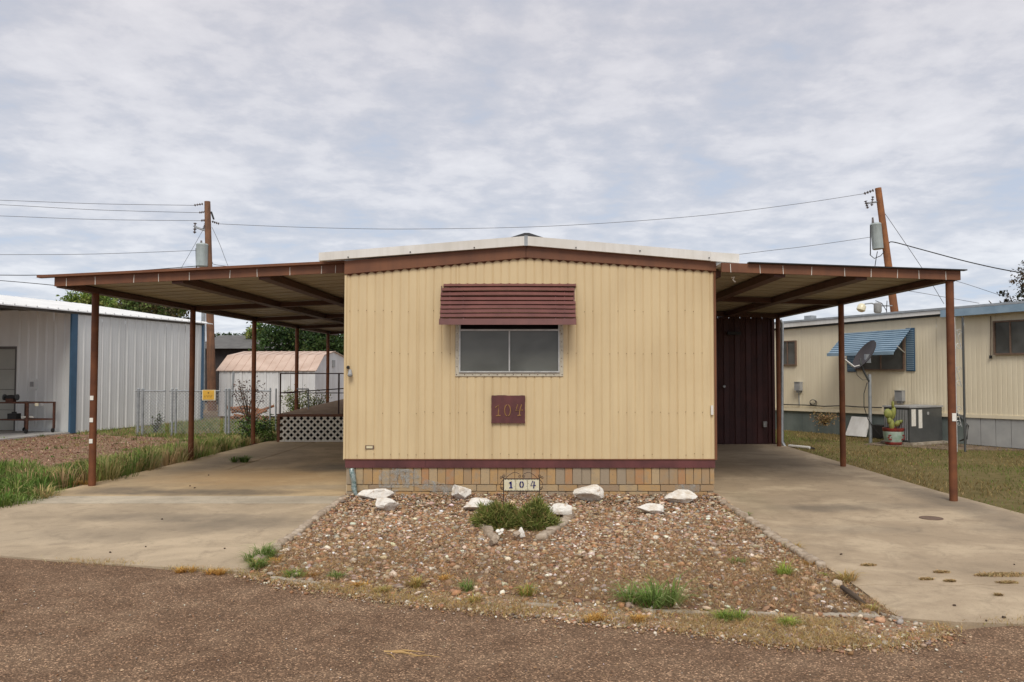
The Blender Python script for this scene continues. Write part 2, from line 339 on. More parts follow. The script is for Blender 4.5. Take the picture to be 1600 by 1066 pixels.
def corr(mb, F, u0, u1, zb, zt, period, prof, d=0.0, holes=()):
    """ribbed sheet on frame F; prof = [(fraction, depth)]; zb, zt functions of u"""
    us = []; k = math.floor(u0/period)
    while k*period < u1:
        for fr, dp in prof:
            u = (k+fr)*period
            if u0 <= u <= u1: us.append((u, dp))
        k += 1
    us = [(u0, prof[0][1])] + [q for q in us if u0+1e-4 < q[0] < u1-1e-4] + [(u1, prof[0][1])]
    for (a, da), (b_, db) in zip(us, us[1:]):
        spans = [(lambda u: zb(u), lambda u: zt(u))]
        for (h0, h1, hz0, hz1) in holes:
            if a < h1 and b_ > h0: spans = [(zb, lambda u, q=hz0: q), (lambda u, q=hz1: q, zt)]
        for lo, hi in spans:
            mb.quad(F.pt(a, d+da, lo(a)), F.pt(b_, d+db, lo(b_)), F.pt(b_, d+db, hi(b_)), F.pt(a, d+da, hi(a)))
    return mb
def np_obj(name, V, F, C, m, parent=None):
    me = bpy.data.meshes.new(name); nv = len(V); nf = len(F); k = F.shape[1]
    me.vertices.add(nv); me.vertices.foreach_set('co', V.astype(np.float32).ravel())
    me.loops.add(nf*k); me.loops.foreach_set('vertex_index', F.astype(np.int32).ravel())
    me.polygons.add(nf); me.polygons.foreach_set('loop_start', np.arange(0, nf*k, k, dtype=np.int32))
    try: me.polygons.foreach_set('loop_total', np.full(nf, k, dtype=np.int32))
    except Exception: pass
    me.update(calc_edges=True); me.validate()
    if C is not None:
        at = me.color_attributes.new('Col', 'FLOAT_COLOR', 'POINT')
        at.data.foreach_set('color', np.hstack([C, np.ones((nv, 1))]).astype(np.float32).ravel())
    me.materials.append(m); o = bpy.data.objects.new(name, me); COL.objects.link(o)
    if parent: o.parent = parent; o.matrix_parent_inverse = Matrix.Translation(-parent.location)
    return o
def inpoly(x, y, poly):
    r = np.zeros(len(x), bool); n = len(poly)
    for i in range(n):
        x0, y0 = poly[i][0], poly[i][1]; x1, y1 = poly[(i+1) % n][0], poly[(i+1) % n][1]
        c = ((y0 > y) != (y1 > y)) & (x < (x1-x0)*(y-y0)/((y1-y0) or 1e-9)+x0); r ^= c
    return r
def sample(poly, n):
    xs = [p[0] for p in poly]; ys = [p[1] for p in poly]; X = []; Y = []
    tot = 0
    while tot < n:
        x = rng.uniform(min(xs), max(xs), n*2); y = rng.uniform(min(ys), max(ys), n*2); k = inpoly(x, y, poly)
        X.append(x[k]); Y.append(y[k]); tot += k.sum()
    return np.concatenate(X)[:n], np.concatenate(Y)[:n]
def blades(x, y, z, h, w, lean, cols, bend=0.5):
    """grass blades: arrays of roots; returns V, F, C (5 verts, 3 tris each)"""
    n = len(x); ang = rng.uniform(0, 2*np.pi, n); la = rng.uniform(0, 2*np.pi, n)
    ln = lean*rng.uniform(0.2, 1.0, n)*h
    ux, uy = np.cos(ang)*w/2, np.sin(ang)*w/2; lx, ly = np.cos(la)*ln, np.sin(la)*ln
    V = np.zeros((n, 5, 3)); V[:, 0] = np.c_[x-ux, y-uy, z]; V[:, 1] = np.c_[x+ux, y+uy, z]
    V[:, 2] = np.c_[x-ux*.7+lx*.35, y-uy*.7+ly*.35, z+h*.6]; V[:, 3] = np.c_[x+ux*.7+lx*.35, y+uy*.7+ly*.35, z+h*.6]
    V[:, 4] = np.c_[x+lx, y+ly, z+h*(1-bend*rng.uniform(0, .6, n))]
    b = (np.arange(n)*5)[:, None]
    F = np.concatenate([b+[0,1,3], b+[0,3,2], b+[2,3,4]], 0)
    C = np.repeat(cols[:, None, :], 5, 1); C[:, 4] *= 1.1
    return V.reshape(-1, 3), F, C.reshape(-1, 3)
def pick(pal, n, jit=0.15, wts=None):
    pal = np.array(pal); i = rng.choice(len(pal), n, p=wts); c = pal[i]
    return np.clip(c*(1+rng.normal(0, jit, (n, 1)))*(1+rng.normal(0, 0.05, (n, 3))), 0.005, 1)
ICO_V = None
def ico():
    bm = bmesh.new(); bmesh.ops.create_icosphere(bm, subdivisions=1, radius=1)
    V = np.array([v.co[:] for v in bm.verts]); F = np.array([[v.index for v in f.verts] for f in bm.faces]); bm.free(); return V, F
ICO_V, ICO_F = ico()
def stones(x, y, z, size, cols, flat=0.6):
    n = len(x); k = len(ICO_V)
    V = np.repeat(ICO_V[None], n, 0)*rng.uniform(.7, 1.2, (n, k, 1))
    V *= np.c_[rng.uniform(.7, 1.4, n), rng.uniform(.6, 1.1, n), rng.uniform(.4, 1, n)*flat*1.2][:, None, :]*size[:, None, None]
    a = rng.uniform(0, 2*np.pi, n); t_ = rng.normal(0, .35, n)
    ca, sa, ct, st = np.cos(a)[:, None], np.sin(a)[:, None], np.cos(t_)[:, None], np.sin(t_)[:, None]
    X, Y, Z = V[..., 0], V[..., 1], V[..., 2]
    Y, Z = Y*ct-Z*st, Y*st+Z*ct; X, Y = X*ca-Y*sa, X*sa+Y*ca
    V = np.stack([X+x[:, None], Y+y[:, None], Z+z[:, None]], -1)
    F = (ICO_F[None]+(np.arange(n)*k)[:, None, None]).reshape(-1, 3)
    return V.reshape(-1, 3), F, np.repeat(cols[:, None], k, 1).reshape(-1, 3)
def vn(x, y, s, o=0): return np.array([mnoise.noise(Vector((a_*s+o, b_*s, o))) for a_, b_ in zip(x, y)])
# ================================================================== THE SETTING
ROAD = [G(-300, 852), G(0, 869), G(150, 880), G(390, 897), G(520, 920), G(640, 938), G(820, 955), G(1000, 972), G(1250, 1004), G(1400, 1003), G(1480, 984), G(1600, 976.5), G(1800, 966)]
ROAD0 = ROAD[:]; ROAD = [ROAD0[0]]
for a_, b_ in zip(ROAD0, ROAD0[1:]):
    for k in range(1, 9): q = a_.lerp(b_, k/8); ROAD.append(q+Vector((0, .05*mnoise.noise(q*1.7)+.035*mnoise.noise(q*6), 0)))
ROADP = [(-90, 16), (-16, 9.5)] + [(p.x, p.y) for p in ROAD] + [(12, 4.4), (90, 3.0), (90, -30), (-90, -30)]
MB().quad((-600, -200, -.05), (600, -200, -.05), (600, 900, -.05), (-600, 900, -.05)).build('ground', groundm)['kind'] = 'structure'
MB().prism(ROADP, -.049, -.010).build('road', roadm)['kind'] = 'structure'
LAWN = [(5.0, 5.5), (5.1, 30), (60, 30), (60, 4.6), (8, 5.2)]
MB().prism(LAWN, -.049, -.030).build('lawn', lawnm)['kind'] = 'structure'
MULCH = [(-9.4, 9.7), (-6.6, 10.6), (-6.1, 13.5), (-8, 18), (-11.2, 19.2), (-12, 17.2), (-22, 17.0), (-22, 11)]
MB().prism(MULCH, -.049, -.034).build('leaf_litter_ground', mulchm)['kind'] = 'structure'
XL, XR, YH = -2.235, 2.13, 9.47
g2 = lambda px, py: (G(px, py).x, G(px, py).y)
dl = empty('driveway', (-4, 9, 0), kind='structure')
yj1, yj2 = G(0, 787).y, G(0, 775.5).y
LA, LB = g2(541, 778), g2(395, 890)
def lx(y): t_ = (y-LB[1])/(LA[1]-LB[1]); return LB[0]+(LA[0]-LB[0])*t_ - .04
MB().prism([g2(-70, 798), g2(-70, 862), g2(0, 868.5), g2(150, 879.5), g2(390, 894), (lx(6.2), 6.2), (lx(yj1), yj1), (-6.25, yj1)], -.12, 0).build('slab', concL, dl)
MB().prism([(-6.3, yj1+.006), (lx(yj1+.006), yj1+.006), (lx(YH), YH-.01), (XL, yj2), (-5.95, yj2)], -.12, .003).build('slab', concLS, dl)
MB().prism([(-5.93, yj2+.008), (XL, yj2+.008), (XL, 12.1), (-5.78, 12.1)], -.12, 0).build('slab', concLB, dl)
MB().prism([(-5.78, 12.106), (-4.63, 12.106), (-4.55, 17.5), (-5.6, 17.5)], -.12, -.002).build('slab', concLB, dl)
MB().prism([(-4.605, 12.106), (XL, 12.106), (XL, 17.5), (-4.525, 17.5)], -.12, 0).build('slab', concLB, dl)
dr = empty('driveway', (3.5, 9, 0), kind='structure')
RA, RB = g2(1117, 778), g2(1400, 962)
def rx(y): t_ = (y-RB[1])/(RA[1]-RB[1]); return RB[0]+(RA[0]-RB[0])*t_ + .04
yc = G(1450, 915).y
crack = [(rx(yc)+(5.4-rx(yc))*i/40, yc+0.05*math.sin(i*.7)*random.random()+random.uniform(-.015, .015)) for i in range(41)]
MB().prism([(rx(yc-.2), crack[0][1]-.004)]+[(x, y-.004) for x, y in crack[1:]]+[g2(1760, 960), g2(1600, 975), g2(1500, 972), g2(1402, 965)], -.12, 0).build('slab', concR, dr)
MB().prism([(x, y+.004) for x, y in crack]+[(5.3, 6.5), (5.12, 8), (5.0, 10), (4.95, 16.2), (XR, 16.2), (XR, YH), (rx(9.3), 9.3)], -.12, 0).build('slab', concR, dr)
# gravel bed (slight mound up to the house)
BED = [(LA[0]-.02, LA[1]+.25), (XL, YH+.1), (XR, YH+.1), (RA[0]+.05, RA[1]+.05)] + [g2(1407, 966), g2(1270, 958), g2(1000, 946), g2(830, 930), g2(600, 915), g2(440, 903), g2(398, 890)]
VP_ = [(p.x, p.y-.03) for p in ROAD[24:80]] + [g2(1480, 974), g2(1402, 966), g2(1398, 955), g2(1270, 948), g2(1000, 938), g2(830, 922), g2(600, 908), g2(440, 897), g2(396, 889)]
MB().prism(VP_, -.048, -.004).build('verge', vergem)['kind'] = 'structure'
MB().prism(BED, -.045, .0).build('gravel_bed', bedm)['kind'] = 'structure'
RUST = [(.32, .175, .095), (.40, .26, .155), (.26, .155, .095), (.45, .34, .23), (.36, .28, .21), (.30, .25, .205), (.58, .49, .38), (.15, .10, .07), (.78, .72, .62)]
WT = [.19, .2, .15, .13, .11, .09, .06, .04, .03]
x, y = sample(BED, 56000)
keep = ~(inpoly(x, y, [g2(745, 800), g2(768, 850), g2(860, 850), g2(890, 800)]) & (rng.random(len(x)) < .7))
near = rng.random(len(x)) < np.clip((6.9-y)*.42, 0, .72) + .45*vn(x, y, 1.3)+.25*vn(x, y, 4, 4); keep &= ~near
x, y = x[keep], y[keep]; y = y-np.where(y < 6.4, np.abs(rng.normal(0, .09, len(y))), 0)
sz = rng.lognormal(math.log(.0098), .50, len(x)).clip(.004, .036)
hgt = .0 + .05*np.clip((y-8.3)/1.2, 0, 1)*rng.random(len(x))
V, F, C = stones(x, y, hgt+sz*.25, sz, np.clip(pick(RUST, len(x), .2, WT)*1.12, 0, .95))
tag(np_obj('gravel', V, F, C, stonem), 'rust brown and tan river gravel covering the bed before the house', 'gravel', kind='stuff')
# dust-dry stones and loose chips over verge and road edge
VERGE = [(p.x, p.y-.05) for p in ROAD[24:80]] + [g2(1480, 974), g2(1402, 968), g2(1270, 964), g2(1000, 950), g2(830, 932), g2(600, 915), g2(440, 905), g2(395, 892)]
x, y = sample(VERGE, 9000); x = x+rng.normal(0, .05, len(x)); y = y-np.abs(rng.normal(0, .07, len(x))); sz = rng.lognormal(math.log(.0065), .5, len(x)).clip(.003, .020)
x2, y2 = sample([(-7, 5.9), (-3, 5.6), (3.2, 4.1), (3.2, 3.2), (-3.2, 3.2)], 2600); s2 = rng.lognormal(math.log(.0038), .35, len(x2))
x, y, sz = np.r_[x, x2], np.r_[y, y2], np.r_[sz, s2]
V, F, C = stones(x, y, -.006+sz*.2, sz, np.clip(pick(RUST, len(x), .2, WT)*1.12, 0, .95))
tag(np_obj('loose_chips', V, F, C, stonem), 'loose stone chips scattered along the road edge', 'gravel', kind='stuff')
# ================================================================== THE HOUSE
house = empty('mobile_home', (0, YH+7, 0), 'cream ribbed mobile home with brown trim, single front window and brick skirting, centre', 'mobile home')
HF = Frame((0, YH), (1, 0))
def hz(px, py, d=0.0): return P(px, py, YH-d)
PK = P(822, 404, YH); LT = P(540, 430, YH).z; RT = P(1114, 425, YH).z
def roofz(u): return LT+(PK.z-LT)*(u-XL)/(PK.x-XL) if u < PK.x else PK.z+(RT-PK.z)*(u-PK.x)/(XR-PK.x)
ZB = P(800, 718, YH).z
wl, wr = P(721, 540, YH).x, P(872, 540, YH).x; wb, wt = P(800, 581, YH).z, P(800, 501, YH).z
prof = [(0, 0), (.05, .003), (.11, .0075), (.3, .0095), (.5, .0105), (.7, .0095), (.89, .0075), (.95, .003)]
n = 10; wpan = (XR-XL)/n
for i in range(n):
    a_ = XL+i*wpan; b_ = min(a_+wpan+.003, XR)
    dd_ = .006 + (i % 2)*.0012
    if a_ > wl and b_ < wr:
        corr(MB(), HF, a_, b_, lambda u: ZB, lambda u: wb, .0992, prof, dd_).build('siding_panel', cream, house)
        corr(MB(), HF, a_, b_, lambda u: wt, lambda u: roofz(u)+.06, .0992, prof, dd_).build('siding_panel', cream, house)
    else: corr(MB(), HF, a_, b_, lambda u: ZB+.002*math.sin(u*9), lambda u: roofz(u)+.06, .0992, prof, dd_, holes=[(wl, wr, wb, wt)]).build('siding_panel', cream, house)
sc_ = MB()
corr(sc_, HF, XL, XR, lambda u: roofz(u)-.004+.012*math.sin(u*2*math.pi/.0992-1.57), lambda u: roofz(u)+.06, .0992, [(q/12, 0.001+d_) for q, d_ in enumerate([0, .008, .012, .014, .015, .016, .0165, .016, .015, .014, .012, .008])], .011)
sc_.build('scalloped_flashing', brown, house)
# body
MB().box(XL+.01, XL+.03, YH+.05, 24, 0, LT+.05).build('side_wall', cream2, house)
MB().box(XR-.03, XR-.01, YH+.05, 24, 0, RT+.05).build('side_wall', cream2, house)
MB().box(XL, XR, 24, 24.05, 0, LT+.05).build('rear_wall', cream2, house)
MB().box(XL-.012, XL+.012, YH-.03, YH+.04, ZB, LT).build('corner_trim', cream, house)
MB().box(XR-.006, XR+.018, YH-.028, YH+.04, ZB, RT+.02).build('corner_trim', brown, house)
MB().box(XL+.05, XR-.05, YH+.12, YH+.14, .3, LT).build('dark_recess_sheet', darkwall, house)  # near-black sheet paints the unlit recess behind the window opening
# roof and trims
TL, TP, TR = P(539, 408, YH-.045), P(822, 384.5, YH-.045), P(1115, 408, YH-.045)
def band(name, m, a, b, za, zb_, y0, y1, d=0.0):
    return MB().hexa([(a, y0, za[0]), (b, y0, zb_[0]), (b, y1, zb_[0]), (a, y1, za[0]), (a, y0, za[1]), (b, y0, zb_[1]), (b, y1, zb_[1]), (a, y1, za[1])]).build(name, m, house)
band('fascia_board', brown, XL-.012, PK.x-.002, (LT+.006, TL.z), (PK.z+.006, TP.z), YH-.045, YH+.03)
band('fascia_board', brown, PK.x+.002, XR+.02, (PK.z+.006, TP.z), (RT+.006, TR.z), YH-.045, YH+.03)
WL0, WL1 = P(498, 395, YH-.10), P(500, 407.5, YH-.10)
WP0, WP1 = P(822, 369, YH-.10), P(822, 383.5, YH-.10)
WR0, WR1 = P(1155, 397, YH-.10), P(1155, 411, YH-.10)
band('roof_edge', whitem, WL0.x, PK.x-.012, (WL1.z, WL0.z), (WP1.z, WP0.z), YH-.10, YH-.02)
xm = P(1112, 400, YH-.1).x; fm = (xm-PK.x)/(WR0.x-PK.x)
zm0, zm1 = WP1.z+(WR1.z-WP1.z)*fm, WP0.z+(WR0.z-WP0.z)*fm
band('roof_edge', whitem, PK.x+.012, xm, (WP1.z, WP0.z), (zm0, zm1), YH-.10, YH-.02)
band('roof_edge', whitem, xm-.01, WR0.x, (zm0-.004, zm1-.004), (WR1.z, WR0.z), YH-.106, YH-.02)
for a_, b_, za, zb_ in ((WL0.x, PK.x, WL0.z, WP0.z), (PK.x, WR0.x, WP0.z, WR0.z)):
    band('roof', whitem, a_, b_, (za-.03, za-.004), (zb_-.03, zb_-.004), YH-.018, 24.3)
band('ridge_joint_cover', galv, PK.x-.02, PK.x+.02, (WP1.z-.004, WP0.z+.006), (WP1.z-.004, WP0.z+.006), YH-.104, YH)
for px, py in ((544, 402), (641, 394), (741, 387), (900, 387), (1000, 392), (1108, 403)):
    q = P(px, py, YH-.105); MB().lathe(q, [(.008, 0), (.008, .006)], 8, Vector((0, -1, 0))).build('screw', black, house)
q = P(823, 372, YH+.9); MB().hexa([(q.x-.24, q.y, q.z), (q.x+.24, q.y, q.z), (q.x+.24, q.y+.4, q.z), (q.x-.24, q.y+.4, q.z), (q.x-.03, q.y+.1, q.z+.085), (q.x+.03, q.y+.1, q.z+.085), (q.x+.03, q.y+.3, q.z+.085), (q.x-.03, q.y+.3, q.z+.085)]).build('roof_vent', black, house)
zbt = P(800, 731, YH-.02).z
for a_, b_ in ((XL+.01, P(665, 720, YH).x-.001), (P(665, 720, YH).x+.001, XR-.005)):
    MB().box(a_, b_, YH-.022, YH+.03, zbt, ZB-.004).build('base_trim', maroon_dk, house)
MB().box(XL-.004, XR+.004, YH-.03, YH+.02, ZB-.004, ZB+.008).build('drip_edge', brown, house)
mb = MB()
for zz_ in (ZB+.06, ZB+.55, ZB+1.25, ZB+1.75):
    for k in range(44):
        u = XL+.05+k*.0992
        if u > XR-.05 or random.random() < .35: continue
        if wl-.1 < u < wr+.1 and wb-.1 < zz_ < wt+.3: continue
        mb.lathe((u+.0, YH-.0185, zz_+random.uniform(-.01, .01)), [(.0045, 0), (.0045, .004)], 5, Vector((0, -1, 0)))
tag(mb.build('siding_screws', rusty, house), kind='stuff')
# brick skirting: every brick its own piece
MB().box(XL+.02, XR-.02, YH+.02, YH+.09, -.05, zbt).build('mortar_bed', mortar, house)
bme = None
def brick(x0, x1, z0, z1):
    global bme
    if bme is None:
        bm = bmesh.new(); bmesh.ops.create_cube(bm, size=1); bmesh.ops.bevel(bm, geom=list(bm.edges), offset=.03, segments=1, affect='EDGES')
        bme = bpy.data.meshes.new('brick'); bm.to_mesh(bme); bm.free(); bme.materials.append(brickm)
    o = bpy.data.objects.new('brick', bme); COL.objects.link(o); o.parent = house; o.matrix_parent_inverse = Matrix.Translation(-house.location)
    o.scale = (x1-x0, .05, z1-z0); o.location = ((x0+x1)/2, YH+.028-random.uniform(0, .010), (z0+z1)/2)
    o.rotation_euler = (0, random.uniform(-.012, .012), random.uniform(-.02, .02))
z1_, z2_, z3_ = P(0, 757.5, YH).z, P(0, 768, YH).z, P(0, 779, YH).z
xx = XL+.02
while xx < XR-.06:
    w_ = random.uniform(.088, .112); x1_ = min(xx+w_, XR-.01); brick(xx+.003, x1_-.003, z1_+.004, zbt-.003); xx += w_
for zA, zB_, off in ((z2_, z1_, 0), (z3_, z2_, .12)):
    xx = XL+.02-off
    while xx < XR-.05:
        w_ = random.uniform(.20, .27); a0 = max(xx, XL+.02); brick(a0+.004, min(xx+w_, XR-.01)-.004, zA+.004, zB_-.004); xx += w_
mb = MB(); pts = [(613, 735, 4), (640, 746, 12), (665, 757, 8), (690, 764, 9), (706, 770, 12), (720, 776, 5)]
pv = [(P(px, py-hh, YH-.012), P(px, py+hh, YH-.012)) for px, py, hh in pts]
for (a_, b_), (c_, d_) in zip(pv, pv[1:]): mb.quad(b_, d_, c_, a_)
mb.build('lime_smear', smear, house)
for (px0, py0, px1, py1) in ((592, 735, 640, 762), (618, 733, 655, 748), (1055, 757, 1092, 770), (604, 765, 622, 775)):
    a_ = P(px0, py0, YH-.011); b_ = P(px1, py1, YH-.011); MB().quad((a_.x, a_.y, b_.z), (b_.x, a_.y, b_.z), (b_.x, a_.y, a_.z), (a_.x, a_.y, a_.z)).build('lime_smear', smear, house)
# window
win = empty('window', (0, YH, 1.5)); win.parent = house; win.matrix_parent_inverse = Matrix.Translation(-house.location)
def frame4(x0, x1, z0, z1, t_, y0, y1):
    return MB().box(x0, x0+t_, y0, y1, z0, z1).box(x1-t_, x1, y0, y1, z0, z1).box(x0+t_, x1-t_, y0, y1, z0, z0+t_).box(x0+t_, x1-t_, y0, y1, z1-t_, z1)
fx0, fx1 = P(713.5, 0, YH-.03).x, P(879.5, 0, YH-.03).x; fz0, fz1 = P(0, 588, YH-.03).z, P(0, 499, YH-.03).z
frame4(fx0, fx1, fz0, fz1, .045, YH-.028, YH-.014).build('flange', mat('worn_flange', (.58, .53, .42), (.44, .40, .32), 30, .5, rust=(.3, .2, .12), rustamt=.6), win)
frame4(fx0+.045, fx1-.045, fz0+.045, fz1-.03, .015, YH-.045, YH+.03).build('frame', alum, win)
px_ = (fx0+fx1)/2; MB().box(px_-.008, px_+.008, YH-.040, YH, fz0+.06, P(0, 516, YH).z).build('mullion', alum, win)
MB().box(fx0+.06, px_-.008, YH-.022, YH-.016, fz0+.06, P(0, 515.5, YH).z).build('pane', glassm, win)
MB().box(px_+.008, fx1-.06, YH-.012, YH-.006, fz0+.06, P(0, 515.5, YH).z).build('pane', glassm, win)
zt_ = P(0, 514.5, YH-.04).z; MB().box(fx0+.06, fx1-.06, YH-.043, YH-.024, zt_-.020, zt_).build('head_rail', alum, win)
scr = MB()
for i in range(14):
    xx = fx0+.015+(fx1-fx0-.03)*i/13; scr.lathe((xx, YH-.028, fz0+.02), [(.0055, 0), (.0055, .005)], 6, Vector((0, -1, 0)))
for i in range(1, 7):
    for xx in (fx0+.02, fx1-.02): scr.lathe((xx, YH-.028, fz0+.02+(fz1-fz0)*i/7), [(.0055, 0), (.0055, .005)], 6, Vector((0, -1, 0)))
scr.build('flange_screws', rusty, win)
# louvred awning
awn = empty('awning', (0, YH, 2.4)); awn.parent = house; awn.matrix_parent_inverse = Matrix.Translation(-house.location)
aw = [(693, 900, 445, .03), (691, 897, 452, .07), (688.5, 896.5, 459.5, .11), (688, 896, 466.5, .15), (688.5, 899.5, 473, .19), (688, 899.5, 480, .23), (687.5, 899.5, 486.5, .27), (687.5, 900, 493, .31)]
for (pa, pb, py, d_) in aw:
    a_, b_ = P(pa, py, YH-d_), P(pb, py+(.0 if py > 450 else -.5), YH-d_); hh = .0185
    sag = random.uniform(-.006, .006)
    mb = MB()
    k = 8
    for i in range(k):
        u0, u1 = i/k, (i+1)/k; s0, s1 = sag*math.sin(u0*math.pi)+.006*math.sin(u0*math.pi), sag*math.sin(u1*math.pi)+.006*math.sin(u1*math.pi)
        xa, xb = a_.x+(b_.x-a_.x)*u0, a_.x+(b_.x-a_.x)*u1
        mb.hexa([(xa, a_.y-.018, a_.z-hh+s0), (xb, a_.y-.018, a_.z-hh+s1), (xb, a_.y-.014, a_.z-hh+s1), (xa, a_.y-.014, a_.z-hh+s0), (xa, a_.y+.022, a_.z+hh+s0), (xb, a_.y+.022, a_.z+hh+s1), (xb, a_.y+.03, a_.z+hh-.002+s1), (xa, a_.y+.03, a_.z+hh-.002+s0)])
    zc = a_.z-hh
    mb.hexa([(a_.x, a_.y-.016, zc-.002), (b_.x, a_.y-.016, zc-.002), (b_.x, a_.y+.075, zc-.034), (a_.x, a_.y+.075, zc-.034), (a_.x, a_.y-.012, zc), (b_.x, a_.y-.012, zc), (b_.x, a_.y+.078, zc-.032), (a_.x, a_.y+.078, zc-.032)])
    mb.build('slat', maroon, awn)
a_, b_ = P(686, 498, YH-.345), P(900.5, 507.5, YH-.345)
MB().hexa([(a_.x, a_.y-.012, b_.z), (b_.x, a_.y-.012, b_.z), (b_.x, a_.y+.01, b_.z), (a_.x, a_.y+.01, b_.z), (a_.x, a_.y+.0, a_.z), (b_.x, a_.y+.0, a_.z), (b_.x, a_.y+.03, a_.z), (a_.x, a_.y+.03, a_.z)]).build('front_bar', maroon, awn)
for px in (690, 703, 724, 868, 882, 897):
    MB().bar(P(px, 448, YH-.0), P(px, 500, YH-.32), .012, .03).build('rafter', maroon_dk, awn)
for px in (694, 893):
    p0 = P(px, 505, YH-.32); MB().bar(p0, (p0.x, YH-.01, p0.z+.02), .015, .015).build('brace', maroon_dk, awn)
# small fittings on the wall
sp = empty('corner_spotlight', P(545, 580, YH-.06)); sp.parent = house; sp.matrix_parent_inverse = Matrix.Translation(-house.location)
q = P(544, 574, YH-.03); MB().lathe(q, [(.02, 0), (.02, .02), (.012, .05)], 12, Vector((.2, -1, -.1))).build('mount', black, sp)
q = P(547, 583, YH-.06); MB().lathe(q, [(.018, -.04), (.024, 0), (.03, .03), (.02, .045)], 14, Vector((.1, -.5, -1)).normalized()).build('lamp_head', boxgrey, sp, True)
q = P(577.5, 699, YH-.02); MB().box(q.x-.05, q.x+.05, q.y-.004, q.y+.01, q.z-.022, q.z+.022).build('vent_plate', manh, house); MB().box(q.x-.036, q.x+.036, q.y-.008, q.y-.005, q.z-.012, q.z+.014).build('vent_cover', tilem, house)
q = P(1112.5, 641, YH-.03); MB().box(q.x-.014, q.x+.014, q.y-.012, q.y+.01, q.z-.055, q.z+.055).build('switch_box', whitem, house)
mb = MB(); pts = [P(549, 733, YH-.06), P(551, 742, YH-.08), P(553, 752, YH-.07), P(553, 762, YH-.08), P(557, 777, YH-.10)]; mb.tube(pts, [.03, .036, .03, .034, .02], 10); mb.build('wrapped_pipe', copper, house, True)
# plaque with painted 104
pl = empty('house_number_plaque', P(794, 640, YH-.03), 'square maroon board with gold painted number 104 below the window', 'sign')
a_, b_ = P(768, 618, YH-.045), P(820.5, 661.5, YH-.045)
pp = []
k = 10
cor = [(a_.x, b_.z), (b_.x, b_.z), (b_.x, a_.z), (a_.x, a_.z)]
for i in range(4):
    (x0, z0), (x1, z1) = cor[i], cor[(i+1) % 4]
    for j in range(k): pp.append((x0+(x1-x0)*j/k+random.uniform(-.003, .003), z0+(z1-z0)*j/k+random.uniform(-.003, .003)))
mb = MB(); n0 = len(pp); mb.v = [(x, a_.y, z) for x, z in pp]+[(x, a_.y+.022, z) for x, z in pp]; mb.f = [tuple(range(n0)), tuple(range(2*n0-1, n0-1, -1))]+[(i, (i+1) % n0, n0+(i+1) % n0, n0+i) for i in range(n0)]
mb.build('board', maroon_dk, pl)
def strokes(name, lines, Y, r, m, parent):
    mb = MB()
    for ln in lines:
        mb.tube([P(px, py, Y) for px, py in ln], r, 6)
    return mb.build(name, m, parent)
YP = YH-.048
strokes('numeral', [[(774, 637), (779, 633), (779, 642), (778.5, 649)], [(775, 650), (782, 649.5)]], YP, .006, gold, pl)
strokes('numeral', [[(793+4.6*math.cos(t_*math.pi/8), 641.5+9*math.sin(t_*math.pi/8)) for t_ in range(17)]], YP, .006, gold, pl)
strokes('numeral', [[(809, 632), (806, 642), (817, 641)], [(815, 632), (812, 642), (811.5, 649)], [(808.5, 649.5), (814, 649)]], YP, .006, gold, pl)
